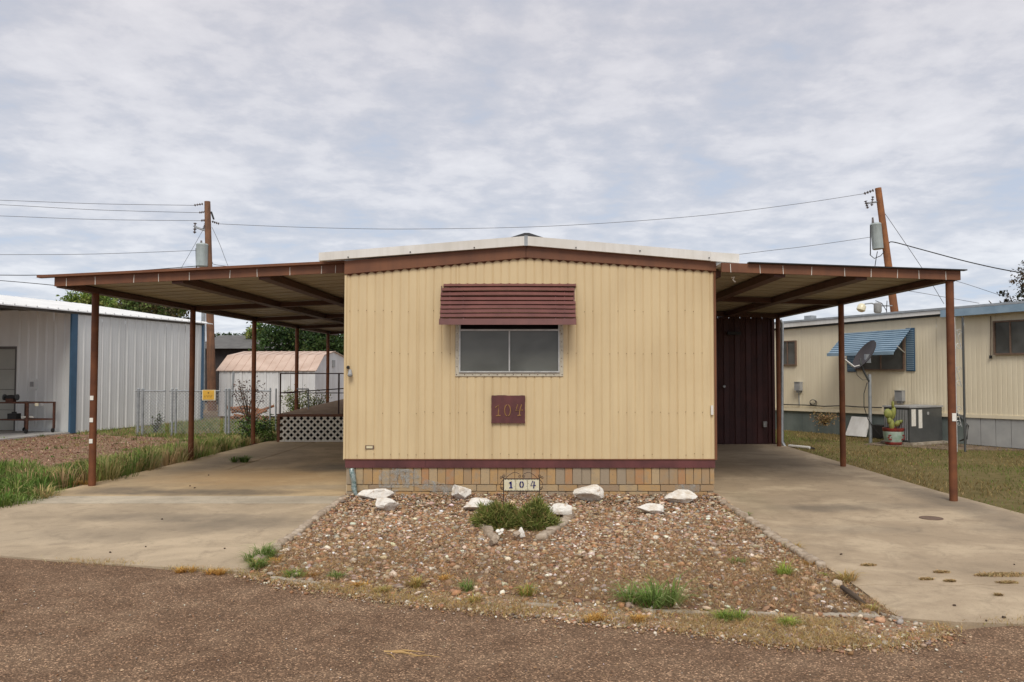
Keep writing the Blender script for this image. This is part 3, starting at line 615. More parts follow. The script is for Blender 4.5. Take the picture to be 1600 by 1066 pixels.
# ================================================================== CARPORTS
def carport(side, label):
    L = side < 0
    c = empty('carport', (side*4, 13, 0), label, 'carport')
    if L:
        Yf, xo, xi = 9.60, P(85, 440, 9.6).x, XL-.02
        tz = lambda x: P(85, 434, 9.6).z+(P(540, 412, 9.6).z-P(85, 434, 9.6).z)*(x-xo)/(xi-xo)
        fh = .105; Yb = 23.2; xp = -5.73; posts = [(142, 757, 10.42), (0, 0, 13.4), (0, 0, 16.35), (0, 0, 19.3), (0, 0, 22.2)]
        beams = [-4.32, -3.27]; cross = [13.4, 16.35, 19.3, 22.2]
    else:
        Yf, xo, xi = 9.15, P(1501, 430, 9.15).x, XR+.02
        tz = lambda x: P(1501, 423.5, 9.15).z+(P(1116, 410.5, 9.15).z-P(1501, 423.5, 9.15).z)*(x-xo)/(xi-xo)
        fh = .105; Yb = 16.25; xp = 4.80; posts = [(0, 0, 9.22), (0, 0, 12.5), (0, 0, 15.75)]
        beams = [2.83, 3.77]; cross = [12.5, 15.6]
    def pf(name, m, x0, x1, y0, y1, dz0, dz1):
        return MB().hexa([(x0, y0, tz(x0)+dz0), (x1, y0, tz(x1)+dz0), (x1, y1, tz(x1)+dz0), (x0, y1, tz(x0)+dz0), (x0, y0, tz(x0)+dz1), (x1, y0, tz(x1)+dz1), (x1, y1, tz(x1)+dz1), (x0, y1, tz(x0)+dz1)]).build(name, m, c)
    pf('fascia', brown, xo, xi, Yf, Yf+.04, -fh, 0)
    if L: pf('roof_lip', brown, P(62, 432, Yf).x, xi-.02, Yf-.06, Yf+.03, .002, .032)
    else: pf('roof_lip', black, xi+.3, P(1508, 423, Yf).x, Yf-.05, Yf+.03, .002, .014)
    ups = [104, 149, 209, 248, 296, 359, 402, 453, 502, 524] if L else [1142, 1188, 1224, 1268, 1320, 1361, 1402, 1436, 1478]
    for px in ups:
        q = P(px, 430, Yf-.004).x; dd = random.uniform(-.006, .006)
        MB().hexa([(q-.003, Yf-.006, tz(q)-fh-.004), (q+.003, Yf-.006, tz(q)-fh-.004), (q+.003, Yf-.002, tz(q)-fh-.004), (q-.003, Yf-.002, tz(q)-fh-.004), (q-.003+dd, Yf-.006, tz(q)-.012), (q+.003+dd, Yf-.006, tz(q)-.012), (q+.003+dd, Yf-.002, tz(q)-.012), (q-.003+dd, Yf-.002, tz(q)-.012)]).build('fastening_strip', tagm, c)
    # roof pans running across, each its own panel
    y_ = Yf+.05
    while y_ < Yb-.1:
        y2_ = min(y_+.405, Yb); pf('roof_panel', ceilm, xo, xi, y_, y2_-.006, -.036, -.004); pf('panel_seam', ceilm, xo, xi, y2_-.016, y2_-.006, -.042, -.037) ; y_ += .405
    pf('roof_skin', roofw, xo-.02 if L else xi, xi if L else xo+.02, Yf+.045, Yb, -.003, .001)
    # beams
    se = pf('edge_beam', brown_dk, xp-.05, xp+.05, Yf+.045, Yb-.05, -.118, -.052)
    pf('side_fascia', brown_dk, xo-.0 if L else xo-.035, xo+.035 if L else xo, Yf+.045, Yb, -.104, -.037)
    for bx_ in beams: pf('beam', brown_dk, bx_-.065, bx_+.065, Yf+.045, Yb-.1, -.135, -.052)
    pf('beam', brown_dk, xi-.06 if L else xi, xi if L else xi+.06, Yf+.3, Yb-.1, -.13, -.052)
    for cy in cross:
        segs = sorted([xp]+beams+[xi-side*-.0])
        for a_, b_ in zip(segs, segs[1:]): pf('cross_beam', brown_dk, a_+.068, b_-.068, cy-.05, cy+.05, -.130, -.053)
    for i, (px, py, Y) in enumerate(posts):
        X = xp; z0 = -.01 if i > 0 or L else -.035
        p = MB().tube([(X, Y, z0), (X, Y, tz(X)-.118)], .044, 14).build('post', postm, c, True)
        MB().box(X-.07, X+.07, Y-.07, Y+.07, z0-.02, z0+.008).build('base_plate', rusty, p)
        for ch in p.children: ch.matrix_parent_inverse = Matrix.Translation(Vector((0, 0, 0)))
        if i == 0:
            for ty in ((622, 656.5, 689.5) if L else (652,)):
                q = P(0, ty, Y-.045); o = MB().box(X-.022, X+.022, Y-.049, Y-.042, q.z-.028 if L else q.z-.045, q.z+.028 if L else q.z+.045).build('tag', tagm, p); o.matrix_parent_inverse = Matrix()
    return c
cl = carport(-1, 'left carport, brown flat roof on five slender posts over the ochre stained driveway')
cr = carport(1, 'right carport, shorter brown flat roof on three posts before a maroon store wall')
# fix sub-part parenting offsets: post meshes carry world coordinates, their parent chain carries the carport's location
for c_ in (cl, cr):
    for p in c_.children:
        for ch in p.children: ch.matrix_parent_inverse = Matrix()
q = P(1146, 438, 9.3); mb = MB().tube([P(1143, 434, 9.3), P(1148, 433, 9.3), P(1145, 437, 9.3), P(1149, 441, 9.3)], .007, 6).build('dangling_tape', tagm, cr)
# store room closing the right carport
st = empty('store_room', (3.4, 17.5, 0), 'dark maroon ribbed store room wall with door at the back of the right carport', 'shed')
xs0, xs1 = XR+.02, P(1209, 600, 16.25).x; SF = Frame((0, 16.25), (1, 0))
k = 12
for i in range(k):
    a_ = xs0+(xs1-xs0)*i/k; b_ = xs0+(xs1-xs0)*(i+1)/k
    if 2 <= i <= 4: continue
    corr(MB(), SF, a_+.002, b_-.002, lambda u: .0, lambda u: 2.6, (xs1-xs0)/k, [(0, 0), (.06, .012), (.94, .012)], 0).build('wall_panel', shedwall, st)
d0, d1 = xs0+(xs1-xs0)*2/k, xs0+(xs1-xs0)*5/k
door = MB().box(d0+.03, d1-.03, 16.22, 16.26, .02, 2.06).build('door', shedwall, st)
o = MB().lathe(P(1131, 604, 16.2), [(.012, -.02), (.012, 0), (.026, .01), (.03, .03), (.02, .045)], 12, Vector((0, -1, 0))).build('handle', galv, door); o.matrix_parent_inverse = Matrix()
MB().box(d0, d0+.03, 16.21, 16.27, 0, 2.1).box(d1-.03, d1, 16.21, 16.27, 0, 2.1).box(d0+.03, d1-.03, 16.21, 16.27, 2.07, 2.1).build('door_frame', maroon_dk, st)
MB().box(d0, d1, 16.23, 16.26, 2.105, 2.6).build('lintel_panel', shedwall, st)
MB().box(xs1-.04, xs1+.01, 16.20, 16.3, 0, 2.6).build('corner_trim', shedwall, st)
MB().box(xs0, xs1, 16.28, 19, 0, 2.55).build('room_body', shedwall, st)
q = P(1195, 663, 16.22); MB().box(q.x-.035, q.x+.035, 16.19, 16.245, q.z-.055, q.z+.055).build('outlet_box', boxgrey, st)
q = P(1146, 521, 16.2); MB().box(q.x-.13, q.x+.13, 16.10, 16.23, q.z-.03, q.z+.03).build('wall_lamp', black, st)
# white downpipe
dp = empty('downpipe', (4.9, 15.7, 0), 'pale grey downpipe beside the rear carport post, elbowed onto the lawn', 'pipe')
a_ = P(1222, 505, 15.9); b_ = P(1222, 690, 15.9)
MB().tube([a_+Vector((-.04, 0, .06)), a_, b_, b_+Vector((.04, -.03, -.10)), b_+Vector((.12, -.08, -.17))], .034, 12).build('pipe', galv, dp, True)
MB().tube([G(1233, 697, .0), G(1265, 700, .0)], .032, 12).build('outlet_pipe', whitem, dp, True)
MB().tube([G(1264, 700, -.01), G(1272, 702, -.02)], .028, 12).build('pipe_end', black, dp, True)
# ramp deck with lattice (left carport)
YL = 16.75; xd0 = P(433, 690, YL).x
dk = empty('ramp_deck', (-3.8, 19, 0), 'low brown ramp deck with white diagonal lattice skirt inside the left carport', 'deck')
zt = P(0, 647, YL).z; zb = P(0, 688, YL).z; xd1 = XL-.01
MB().box(xd0, xd0+.06, YL-.03, YL+.03, 0, zt).build('corner_board', brown, dk)
MB().box(xd0+.06, xd1, YL-.03, YL+.02, zt-.055, zt).build('top_board', brown, dk)
MB().box(xd0+.06, xd1, YL-.03, YL+.02, zb-.03, zb).build('bottom_board', latticem, dk)
lat0, lat1, lz0, lz1 = xd0+.06, xd1, zb, zt-.055; pch = .138; hgtl = lz1-lz0
def clipd(x0, s):
    pts = []
    a0, a1 = x0, x0+s*hgtl; t0, t1 = 0.0, 1.0
    dx = a1-a0
    for lim, sg in ((lat0, 1), (lat1, -1)):
        f0, f1 = (a0-lim)*sg, (a1-lim)*sg
        if f0 < 0 and f1 < 0: return None
        if f0 < 0: t0 = max(t0, f0/(f0-f1))
        if f1 < 0: t1 = min(t1, f0/(f0-f1))
    return (a0+dx*t0, lz0+hgtl*t0), (a0+dx*t1, lz0+hgtl*t1)
for s, yy in ((1, YL-.012), (-1, YL-.004)):
    xx = lat0-hgtl if s > 0 else lat0
    while xx < (lat1 if s > 0 else lat1+hgtl):
        c_ = clipd(xx, s)
        if c_ and abs(c_[0][0]-c_[1][0]) > .02: MB().bar((c_[0][0], yy, c_[0][1]), (c_[1][0], yy, c_[1][1]), .007, .038).build('lattice_slat', latticem, dk)
        xx += pch
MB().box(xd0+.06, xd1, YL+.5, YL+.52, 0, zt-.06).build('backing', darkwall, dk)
yy = YL+.03; i = 0
while yy < 24.5:
    zz_ = zt+.0+(yy-YL)*.018
    MB().box(xd0, xd1, yy, yy+.14, zz_-.03, zz_).build('deck_board', deckm, dk); yy += .146
MB().box(xd0, xd0+.03, YL+.03, 24.5, .0, zt-.035).build('side_skirt', deckm, dk)
rl = empty('deck_railing', (-4, 17, .7), 'thin brown steel railing standing above the ramp deck', 'railing')
zr, zm = P(0, 583, YL+.06).z, P(0, 613.5, YL+.06).z
for px in (438, 529.5): X = P(px, 600, YL+.06).x; MB().box(X-.014, X+.014, YL+.05, YL+.078, zt-.02, zr).build('upright', brown_dk, rl)
X = P(438, 600, YL+.06).x
MB().box(X+.015, xd1, YL+.052, YL+.076, zr-.022, zr).build('rail', brown_dk, rl)
MB().box(X+.015, xd1, YL+.052, YL+.076, zm-.018, zm).build('rail', brown_dk, rl)
MB().bar(P(438, 614, YL+.09), P(540, 607, YL+1.2), .02, .022).build('rail', brown_dk, rl)
mb = MB(); mb.tube([P(482, 645, 18.2), P(482, 608, 18.2)], .014, 6); mb.tube([P(464, 608, 18.2), P(482, 608, 18.2)], .014, 6); mb.build('grab_rail', galv, rl)
# ================================================================== LEFT: grey metal building
P0 = Vector(g2(112, 675)); P1 = Vector(g2(315, 655)); ed = (P1-P0).normalized()
bf = Frame(P0, ed); LB_ = (P1-P0).length
bd = empty('metal_building', (P0.x, P0.y, 0), 'pale grey ribbed metal building with blue corner trim and white roof, far left', 'building')
_, ez0 = bf.uz(112, 491); _, ez1 = bf.uz(318, 508.5); ez = (ez0+ez1)/2
rib = [(0, 0), (.06, .018), (.16, .018), (.22, 0), (.45, 0), (.47, .003), (.51, .003), (.53, 0), (.70, 0), (.72, .003), (.76, .003), (.78, 0)]
npn = 6; w_ = (LB_-.12)/npn
for i in range(npn):
    corr(MB(), bf, .1+i*w_, .1+(i+1)*w_-.006, lambda u: -.03, lambda u: ez, .305, rib, 0).build('wall_panel', greywall, bd)
MB().fbox(bf, -.09, .09, -.02, .035, -.03, ez).build('corner_trim', blue, bd)
MB().fbox(bf, LB_-.06, LB_+.03, -.02, .035, -.03, ez).build('corner_trim', blue, bd)
en = -bf.n     # away from camera side
pf_ = Frame(P0, (en.x, en.y))           # front porch wall, perpendicular
if pf_.n.dot(Vector((ed.x, ed.y, 0))) > 0: pf_.n = -pf_.n
for i in range(3):
    corr(MB(), pf_, .1+i*.52, .1+(i+1)*.52-.006, lambda u: -.03, lambda u: ez+.1, .262, [(0, 0), (.1, .03), (.25, .03), (.35, 0)], -.05).build('wall_panel', greywall, bd)
MB().fbox(pf_, 1.66, 4.8, -.1, -.06, 2.05, ez+.12).build('wall_panel', greywall, bd)
dd = MB().fbox(pf_, 1.72, 3.6, -.14, -.09, 0, 2.02)
dd = empty('roller_door', P0.to_3d()); dd.parent = bd; dd.matrix_parent_inverse = Matrix.Translation(-bd.location)
for i in range(4): MB().fbox(pf_, 1.70, 3.6, -.14, -.09, .005+i*.505, .5+i*.505).build('door_section', mat('door_grey%d' % i, (.42, .42, .37), (.36, .36, .32), 2, .6) if i == 0 else MATS['door_grey0'], dd)
MB().fbox(pf_, 1.64, 1.70, -.1, -.03, 0, 2.08).fbox(pf_, 1.70, 3.6, -.1, -.03, 2.02, 2.08).build('door_frame', darkroof, bd)
MB().fbox(bf, -2.6, LB_+.05, -.02, .02, ez, ez+.06).build('eave_trim', darkroof, bd)
rise, run = .66, 4.42
RS = MB()
u = -11.0; slopes = []
while u < LB_+.15:
    RS.hexa([bf.pt(u, .12, ez+.05), bf.pt(u+.3, .12, ez+.05), bf.pt(u+.3, -run, ez+rise+.05), bf.pt(u, -run, ez+rise+.05), bf.pt(u, .12, ez+.075), bf.pt(u+.3, .12, ez+.075), bf.pt(u+.3, -run, ez+rise+.075), bf.pt(u, -run, ez+rise+.075)])
    RS.hexa([bf.pt(u-.02, .125, ez+.05), bf.pt(u+.03, .125, ez+.05), bf.pt(u+.03, -run, ez+rise+.05), bf.pt(u-.02, -run, ez+rise+.05), bf.pt(u-.01, .125, ez+.105), bf.pt(u+.02, .125, ez+.105), bf.pt(u+.02, -run, ez+rise+.105), bf.pt(u-.01, -run, ez+rise+.105)])
    u += .305
RS.build('roof', roofw, bd)
MB().hexa([bf.pt(-11, -run, ez+rise), bf.pt(LB_+.1, -run, ez+rise), bf.pt(LB_+.1, -run*2, ez), bf.pt(-11, -run*2, ez), bf.pt(-11, -run, ez+rise+.05), bf.pt(LB_+.1, -run, ez+rise+.05), bf.pt(LB_+.1, -run*2, ez+.05), bf.pt(-11, -run*2, ez+.05)]).build('roof', roofw, bd)
MB().fbox(bf, LB_-.05, LB_-.02, -run*2, -.03, 0, ez).build('rear_wall', greywall, bd)
MB().fbox(bf, 1.0, LB_-.06, -run*2, -.5, 0, ez-.1).build('inner_mass', darkwall, bd)
q = pf_.uz(53, 600.5, -.02); mb = MB().fbox(pf_, q[0]-.09, q[0]+.09, -.05, .04, q[1]-.13, q[1]+.12).build('meter_box', greywall, bd); MB().fbox(pf_, q[0]-.05, q[0]+.05, .04, .05, q[1]-.06, q[1]+.06).build('meter_dial', boxgrey, bd)
MB().prism([bf.pt(.0, .02, 0)[:2], bf.pt(-2.6, .02, 0)[:2], bf.pt(-6, .02, 0)[:2], bf.pt(-6, -8, 0)[:2], bf.pt(.05, -8, 0)[:2]], -.045, .0).build('porch_slab', concp)['kind'] = 'structure'
MB().prism([bf.pt(.3, -.2, 0)[:2], bf.pt(.3, -.21, 0)[:2], bf.pt(.31, -.21, 0)[:2]], -.04, -.01).build('footing', concp, bd)
# work bench on castors under the porch
YB_ = 19.0
wbn = empty('work_bench', P(50, 674, YB_), 'rusty steel work bench on castors standing before the grey wall', 'bench')
bx0, bx1 = P(7, 0, YB_).x, P(89, 0, YB_).x; z1b, z2b = P(0, 628.5, YB_).z, P(0, 655, YB_).z
for X, yy in ((bx0, YB_), (bx1-.04, YB_+.25), (P(61, 0, YB_).x, YB_-.15), (P(32, 0, YB_).x, YB_+.5)):
    MB().box(X, X+.045, yy, yy+.045, .09, z1b).build('leg', rusty, wbn)
    MB().lathe((X+.02, yy-.01, .055), [(.05, -.02), (.05, .02)], 12, Vector((1, 0, 0))).build('castor', black, wbn)
for zz_ in (z1b, z2b):
    MB().hexa([(bx0, YB_, zz_-.03), (P(62, 0, YB_).x, YB_-.16, zz_-.03), (bx1, YB_+.25, zz_-.03), (P(34, 0, YB_).x, YB_+.5, zz_-.03), (bx0, YB_, zz_), (P(62, 0, YB_).x, YB_-.16, zz_), (bx1, YB_+.25, zz_), (P(34, 0, YB_).x, YB_+.5, zz_)]).build('shelf', rusty, wbn)
for px in (57.5, 66): q = P(px, 632, YB_-.17); MB().box(q.x-.045, q.x+.04, q.y-.004, q.y, q.z-.04, q.z+.03).build('label_plate', tilem if px < 60 else boxgrey, wbn)
gr = empty('bench_grinder', P(18, 625, YB_+.1), 'dark bench grinder standing on top of the rusty bench', 'tool')
q = P(17, 621, YB_+.08); MB().lathe(q, [(.03, -.13), (.05, -.1), (.06, 0), (.05, .1), (.03, .13)], 12, Vector((1, 0, 0))).build('motor', black, gr, True)
for s in (-1, 1): MB().lathe((q.x+s*.15, q.y, q.z), [(.075, -.012), (.075, .012)], 16, Vector((1, 0, 0))).build('wheel', acm, gr)
MB().box(q.x-.09, q.x+.09, q.y-.06, q.y+.06, z1b, q.z-.03).build('foot', rusty, gr)
tl = empty('tool_case', P(22, 650, YB_+.1), 'black tool case on the lower shelf of the bench', 'case')
q = P(22, 650, YB_+.08); MB().box(q.x-.11, q.x+.10, q.y-.08, q.y+.1, z2b, z2b+.13).build('body', black, tl); MB().box(q.x-.05, q.x+.05, q.y-.02, q.y+.02, z2b+.13, z2b+.17).build('handle', black, tl)
q = P(44, 652, YB_-.05); o = MB().tube([(q.x-.14, q.y, z2b+.04), (q.x-.11, q.y, z2b+.04), (q.x-.11, q.y, z2b+.05), (q.x+.12, q.y, z2b+.05)], [.04, .04, .022, .022], 10).build('clamp_tool', tagm); tag(o, 'white headed clamp lying on the lower bench shelf', 'tool')
# ================================================================== chain link fence, sign
YF = 18.9
fe = empty('chain_link_fence', (-7.5, YF, 0), 'grey chain link fence with gates crossing the left yard', 'fence')
ft = P(0, 611, YF).z; fb = P(0, 674, YF).z
px_posts = [(216, 677, .03, YF), (223, 677, .03, YF), (269, 673, .024, YF), (275, 672, .024, YF), (353, 676, .024, YF), (358, 676, .03, YF), (422, 660, .02, YF+.6), (431, 655, .02, YF)]
for px, py, r_, yy in px_posts:
    X = P(px, 640, yy).x; MB().tube([(X, yy, -.04), (X, yy, ft+.03)], r_, 10).build('post', galv, fe, True)
    MB().lathe((X, yy, ft+.03), [(r_*1.15, 0), (r_*1.1, .015), (r_*.4, .035)], 10).build('post_cap', galv, fe)
xa, xb = P(216, 0, YF).x, P(434, 0, YF).x
for (pa, pb) in ((223, 269), (275, 353), (358, 431)):
    a_, b_ = P(pa, 0, YF).x, P(pb, 0, YF).x
    MB().tube([(a_, YF, ft), (b_, YF, ft)], .018, 8).build('top_rail', galv, fe, True)
    mb = MB(); hh = ft-.02; st_ = .075; xx = a_-hh
    while xx < b_:
        for s in (1, -1):
            x0, x1 = (xx, xx+hh) if s > 0 else (xx+hh, xx); z0, z1 = .0, hh
            ts = [0, 1]
            for lim in (a_, b_):
                if (x0-lim)*(x1-lim) < 0: ts.append((lim-x0)/(x1-x0))
            ts = sorted(ts); 
            for t0, t1 in zip(ts, ts[1:]):
                mxx = x0+(x1-x0)*(t0+t1)/2
                if a_ <= mxx <= b_: mb.tube([(x0+(x1-x0)*t0, YF+.002*s, z1*t0), (x0+(x1-x0)*t1, YF+.002*s, z1*t1)], .0042, 3, False)
        xx += st_
    mb.build('wire_mesh', galv, fe)
sg = empty('warning_sign', P(328, 617, YF-.03), 'small yellow warning sign hung on the chain link fence', 'sign')
a_, b_ = P(317, 610, YF-.035), P(334.5, 624.5, YF-.035)
MB().box(a_.x-.02, b_.x+.03, a_.y+.004, a_.y+.012, b_.z-.02, a_.z+.01).build('backing_board', tilem, sg)
MB().box(a_.x, b_.x, a_.y-.004, a_.y+.003, b_.z, a_.z).build('plate', yellow, sg)
mb = MB(); q = P(325.6, 614, YF-.04); mb.lathe(q, [(.016, 0), (.016, .003)], 10, Vector((0, -1, 0)))
mb.build('symbol', signink, sg)
mb = MB()
for i, xx in enumerate(np.linspace(320, 331, 6)):
    q = P(xx, 619.5, YF-.04); mb.box(q.x-.011, q.x-.004, q.y, q.y+.002, q.z-.022, q.z+.022); mb.box(q.x-.004, q.x+.008, q.y, q.y+.002, q.z+(.012 if i % 2 else -.022), q.z+(.022 if i % 2 else -.012))
mb.build('lettering', signink, sg)
# ================================================================== gambrel shed
sh = empty('garden_shed', (-8.8, 26, 0), 'white gambrel roofed metal shed with faded pink roof behind the left carport', 'shed')
sx0, sx1 = P(341, 610, 26).x, P(492, 610, 26).x; sy0, sy1 = 26.0, 30.8; sm_ = (sy0+sy1)/2
ze = P(0, 578.5, 26).z; zr_ = P(0, 550, sm_).z; zk = P(0, 556, 26.9).z
SFr = Frame((0, sy0), (1, 0)); 
for i in range(8):
    a_ = sx0+(sx1-sx0)*i/8; corr(MB(), SFr, a_, a_+(sx1-sx0)/8-.008, lambda u: 0, lambda u: ze, .2, [(0, 0), (.1, .012), (.4, .012), (.5, 0)]).build('wall_panel', shwall, sh)
ge = [(sy0, 0), (sy1, 0), (sy1, ze), (sy1-.9, zk), (sm_, zr_), (sy0+.9, zk), (sy0, ze)]
for X0, X1 in ((sx1-.02, sx1), (sx0, sx0+.02)):
    mb = MB(); k = len(ge); mb.v = [(X0, y, z) for y, z in ge]+[(X1, y, z) for y, z in ge]; mb.f = [tuple(range(k)), tuple(range(k, 2*k))]+[(i, (i+1) % k, k+(i+1) % k, k+i) for i in range(k)]
    mb.build('gable_wall', shwall, sh)
q = P(518, 577, 27.6); MB().box(sx1, sx1+.03, 28.2, 28.5, ze+.1, ze+.35).build('gable_vent', boxgrey, sh)
for i in range(12):
    a_ = sx0-.06+(sx1-sx0+.12)*i/12; b_ = a_+(sx1-sx0+.12)/12-.01
    for (y0, z0), (y1, z1) in (((sy0-.06, ze-.03), (sy0+.9, zk)), ((sy0+.9, zk), (sm_, zr_)), ((sm_, zr_), (sy1-.9, zk)), ((sy1-.9, zk), (sy1+.06, ze-.03))):
        if y0 > sm_-.01 and i % 3: continue
        w2 = b_ if y0 < sm_-.01 else a_+(sx1-sx0+.12)/4-.01
        MB().hexa([(a_, y0, z0), (w2, y0, z0), (w2, y1, z1), (a_, y1, z1), (a_, y0, z0+.02), (w2, y0, z0+.02), (w2, y1, z1+.02), (a_, y1, z1+.02)]).build('roof_panel', shroof if z0 < zk else whitem if False else shroof, sh)
        if y0 < sm_-.01: MB().bar((b_+.005, y0, z0+.025), (b_+.005, y1, z1+.025), .02, .02).build('roof_rib', shroof, sh)
# dark house beyond
fh_ = empty('far_house', (-13, 36, 0), 'dark walled house with low grey roof far behind the shed', 'house')
hx0, hx1 = P(318, 560, 36).x, P(470, 560, 36).x
MB().box(hx0, hx1, 36, 42, 0, P(0, 545, 36).z).build('wall', darkwall, fh_)
zt_ = P(0, 545, 36).z; MB().hexa([(hx0-.4, 35.6, zt_), (hx1+.4, 35.6, zt_), (hx1+.4, 42.4, zt_), (hx0-.4, 42.4, zt_), (hx0-.4, 38.8, P(0, 524, 38.8).z), (hx1+.4, 38.8, P(0, 524, 38.8).z), (hx1+.4, 39.2, P(0, 524, 39).z), (hx0-.4, 39.2, P(0, 524, 39).z)]).build('roof', darkroof, fh_)
# brush pile and leaning bar
bp = empty('brush_pile', (-8.3, 22, 0), 'pile of rusty brown sawn branches lying behind the fence', 'wood pile')
for i in range(11):
    a_ = P(random.uniform(352, 385), random.uniform(636, 657), 21.8+random.random()*1.2); b_ = P(random.uniform(385, 430), random.uniform(634, 657), 21.8+random.random()*1.2)
    MB().tube([a_, (a_+b_)/2+Vector((0, 0, random.uniform(-.04, .08))), b_], [.05, .045, .035], 7).build('branch', woodred, bp)
o = MB().tube([P(362, 637, 23.5), P(365, 581, 23.5)], .035, 6).build('leaning_bar', galv); tag(o, 'grey bar leaning upright before the white shed wall', 'bar')
# ================================================================== RIGHT: neighbour's mobile home
NA, NB = Vector(g2(1223, 670)), None
dirn = Vector((-(835-115)/1250.0, 1.0)); dirn = -dirn.normalized()      # runs from far left towards near right
NF = Frame(NA, dirn)
nb = empty('mobile_home', (8, 17, 0), 'pale cream neighbouring mobile home with striped blue awning and grey skirting, right', 'mobile home')
def nz(px, py, d=0.0): return NF.uz(px, py, d)
u0n, zt0 = nz(1223, 515); u1n, zt1 = nz(1468, 495); ur, _ = nz(1800, 600); uc, _ = nz(1508, 600)
slope = (nz(1600, 483)[1]-zt0)/(nz(1600, 483)[0]-u0n)
ztop = lambda u: zt0+slope*(u-u0n)
sl2 = (nz(1600, 650)[1]-nz(1223, 637)[1])/(nz(1600, 650)[0]-u0n); zsk = lambda u: nz(1223, 637)[1]+sl2*(u-u0n)
ul = u0n-3.0
pr2 = [(0, 0), (.12, .0035), (.5, .0045), (.88, .0035)]
npn = 13; w_ = (uc-ul)/npn
for i in range(npn): corr(MB(), NF, ul+i*w_, ul+(i+1)*w_-.003, zsk, ztop, .075, pr2, .0).build('siding_panel', cream2, nb)
npn = 5; w_ = (ur-uc)/npn
for i in range(npn): corr(MB(), NF, uc+.02+i*w_, uc+.02+(i+1)*w_-.003, zsk, ztop, .1, pr2, .03).build('siding_panel', cream2, nb)
def sl_band(name, m, a, b, d0, d1, f0, f1): return MB().fbox(NF, a, b, d0, d1, f0(a), f1(a), f0(b), f1(b)).build(name, m, nb)
sl_band('base_rail', cream2, ul, ur, .01, .045, lambda u: zsk(u)-.07, lambda u: zsk(u))
xx = ul
while xx < uc: sl_band('skirt_panel', skirt1, xx, min(xx+.9, uc)-.006, -.03, .0, lambda u: -.06, lambda u: zsk(u)-.07); xx += .9
xx = uc+.02
while xx < ur: sl_band('skirt_panel', skirt2, xx, xx+.29, -.02, .02, lambda u: .0, lambda u: zsk(u)-.07); xx += .3
rt0 = nz(1223, 503)[1]; rsl = (nz(1600, 471)[1]-rt0)/(nz(1600, 471)[0]-u0n); rtop = lambda u: rt0+rsl*(u-u0n)
sl_band('dark_underside_trim', acm, ul, ur, .02, .04, lambda u: ztop(u)-.005, lambda u: ztop(u)+.07*(rtop(u)-ztop(u))/.2)  # dark trim along the underside of the roof edge
sl_band('eave_fascia', whitem, ul, ur, .10, .14, lambda u: ztop(u)+.035, lambda u: rtop(u)-.05)
sl_band('roof', galv, ul, ur, -4.2, .16, lambda u: rtop(u)-.045, rtop)
ug = nz(1469, 485, .3)[0]
sl_band('blue_fascia', bluepale, ug, ur, .24, .30, lambda u: nz(1469, 496, .3)[1]+(u-ug)*rsl, lambda u: nz(1469, 485, .3)[1]+(u-ug)*rsl)
sl_band('porch_roof', galv, ug, ur, .141, .30, lambda u: nz(1469, 485, .3)[1]+(u-ug)*rsl+.003, lambda u: nz(1469, 485, .3)[1]+(u-ug)*rsl+.03)
MB().fbox(NF, ul, ur, -4.1, -.035, -.05, 2.4).build('body', cream2, nb)
q = nz(1266, 497, -1.5); MB().fbox(NF, q[0]-.12, q[0]+.12, -1.6, -1.4, q[1]-.15, q[1]+.06).build('roof_vent', galv, nb)
def nwin(px0, py0, px1, py1, mull, m=glassn, d=0.0):
    a0, z1 = nz(px0, py0, d); a1, z0 = nz(px1, py1, d)
    w = empty('window', NF.pt(a0, d, z0)); w.parent = nb; w.matrix_parent_inverse = Matrix.Translation(-nb.location)
    t_ = .03; MB().fbox(NF, a0, a0+t_, d, d+.05, z0, z1).fbox(NF, a1-t_, a1, d, d+.05, z0, z1).fbox(NF, a0+t_, a1-t_, d, d+.05, z0, z0+t_).fbox(NF, a0+t_, a1-t_, d, d+.05, z1-t_, z1).build('frame', manh if mull else alum, w)
    ms = [a0+t_]+[nz(mp, py0, d)[0] for mp in mull]+[a1-t_]
    for i, (x0, x1) in enumerate(zip(ms, ms[1:])):
        MB().fbox(NF, x0+.012, x1-.012, d+.015, d+.022, z0+t_, z1-t_).build('pane', m, w)
        if i: MB().fbox(NF, x0-.012, x0+.012, d+.015, d+.045, z0+t_, z1-t_).build('mullion', manh, w)
    return w
nwin(1222, 533, 1245.5, 571, [1231.5])
nwin(1338, 528, 1415, 579, [1377], d=.0)
nwin(1553, 502, 1660, 553, [1579.5, 1622], d=.04)
for (pa, pb, ya, yb) in ((1416, 1431, 513, 580), (1324, 1338, 522, 581)):
    a0, z1 = nz(pa, ya); a1, z0 = nz(pb, yb)
    s_ = MB().fbox(NF, a0, a1, .01, .025, z0, z1).build('shutter', blue, nb); mb = MB()
    k = 22
    for i in range(k):
        zz_ = z0+.03+(z1-z0-.06)*i/k; mb.fbox(NF, a0+.02, a1-.02, .025, .034, zz_, zz_+.02)
    o = mb.build('louvres', bluepale, s_); o.matrix_parent_inverse = Matrix()
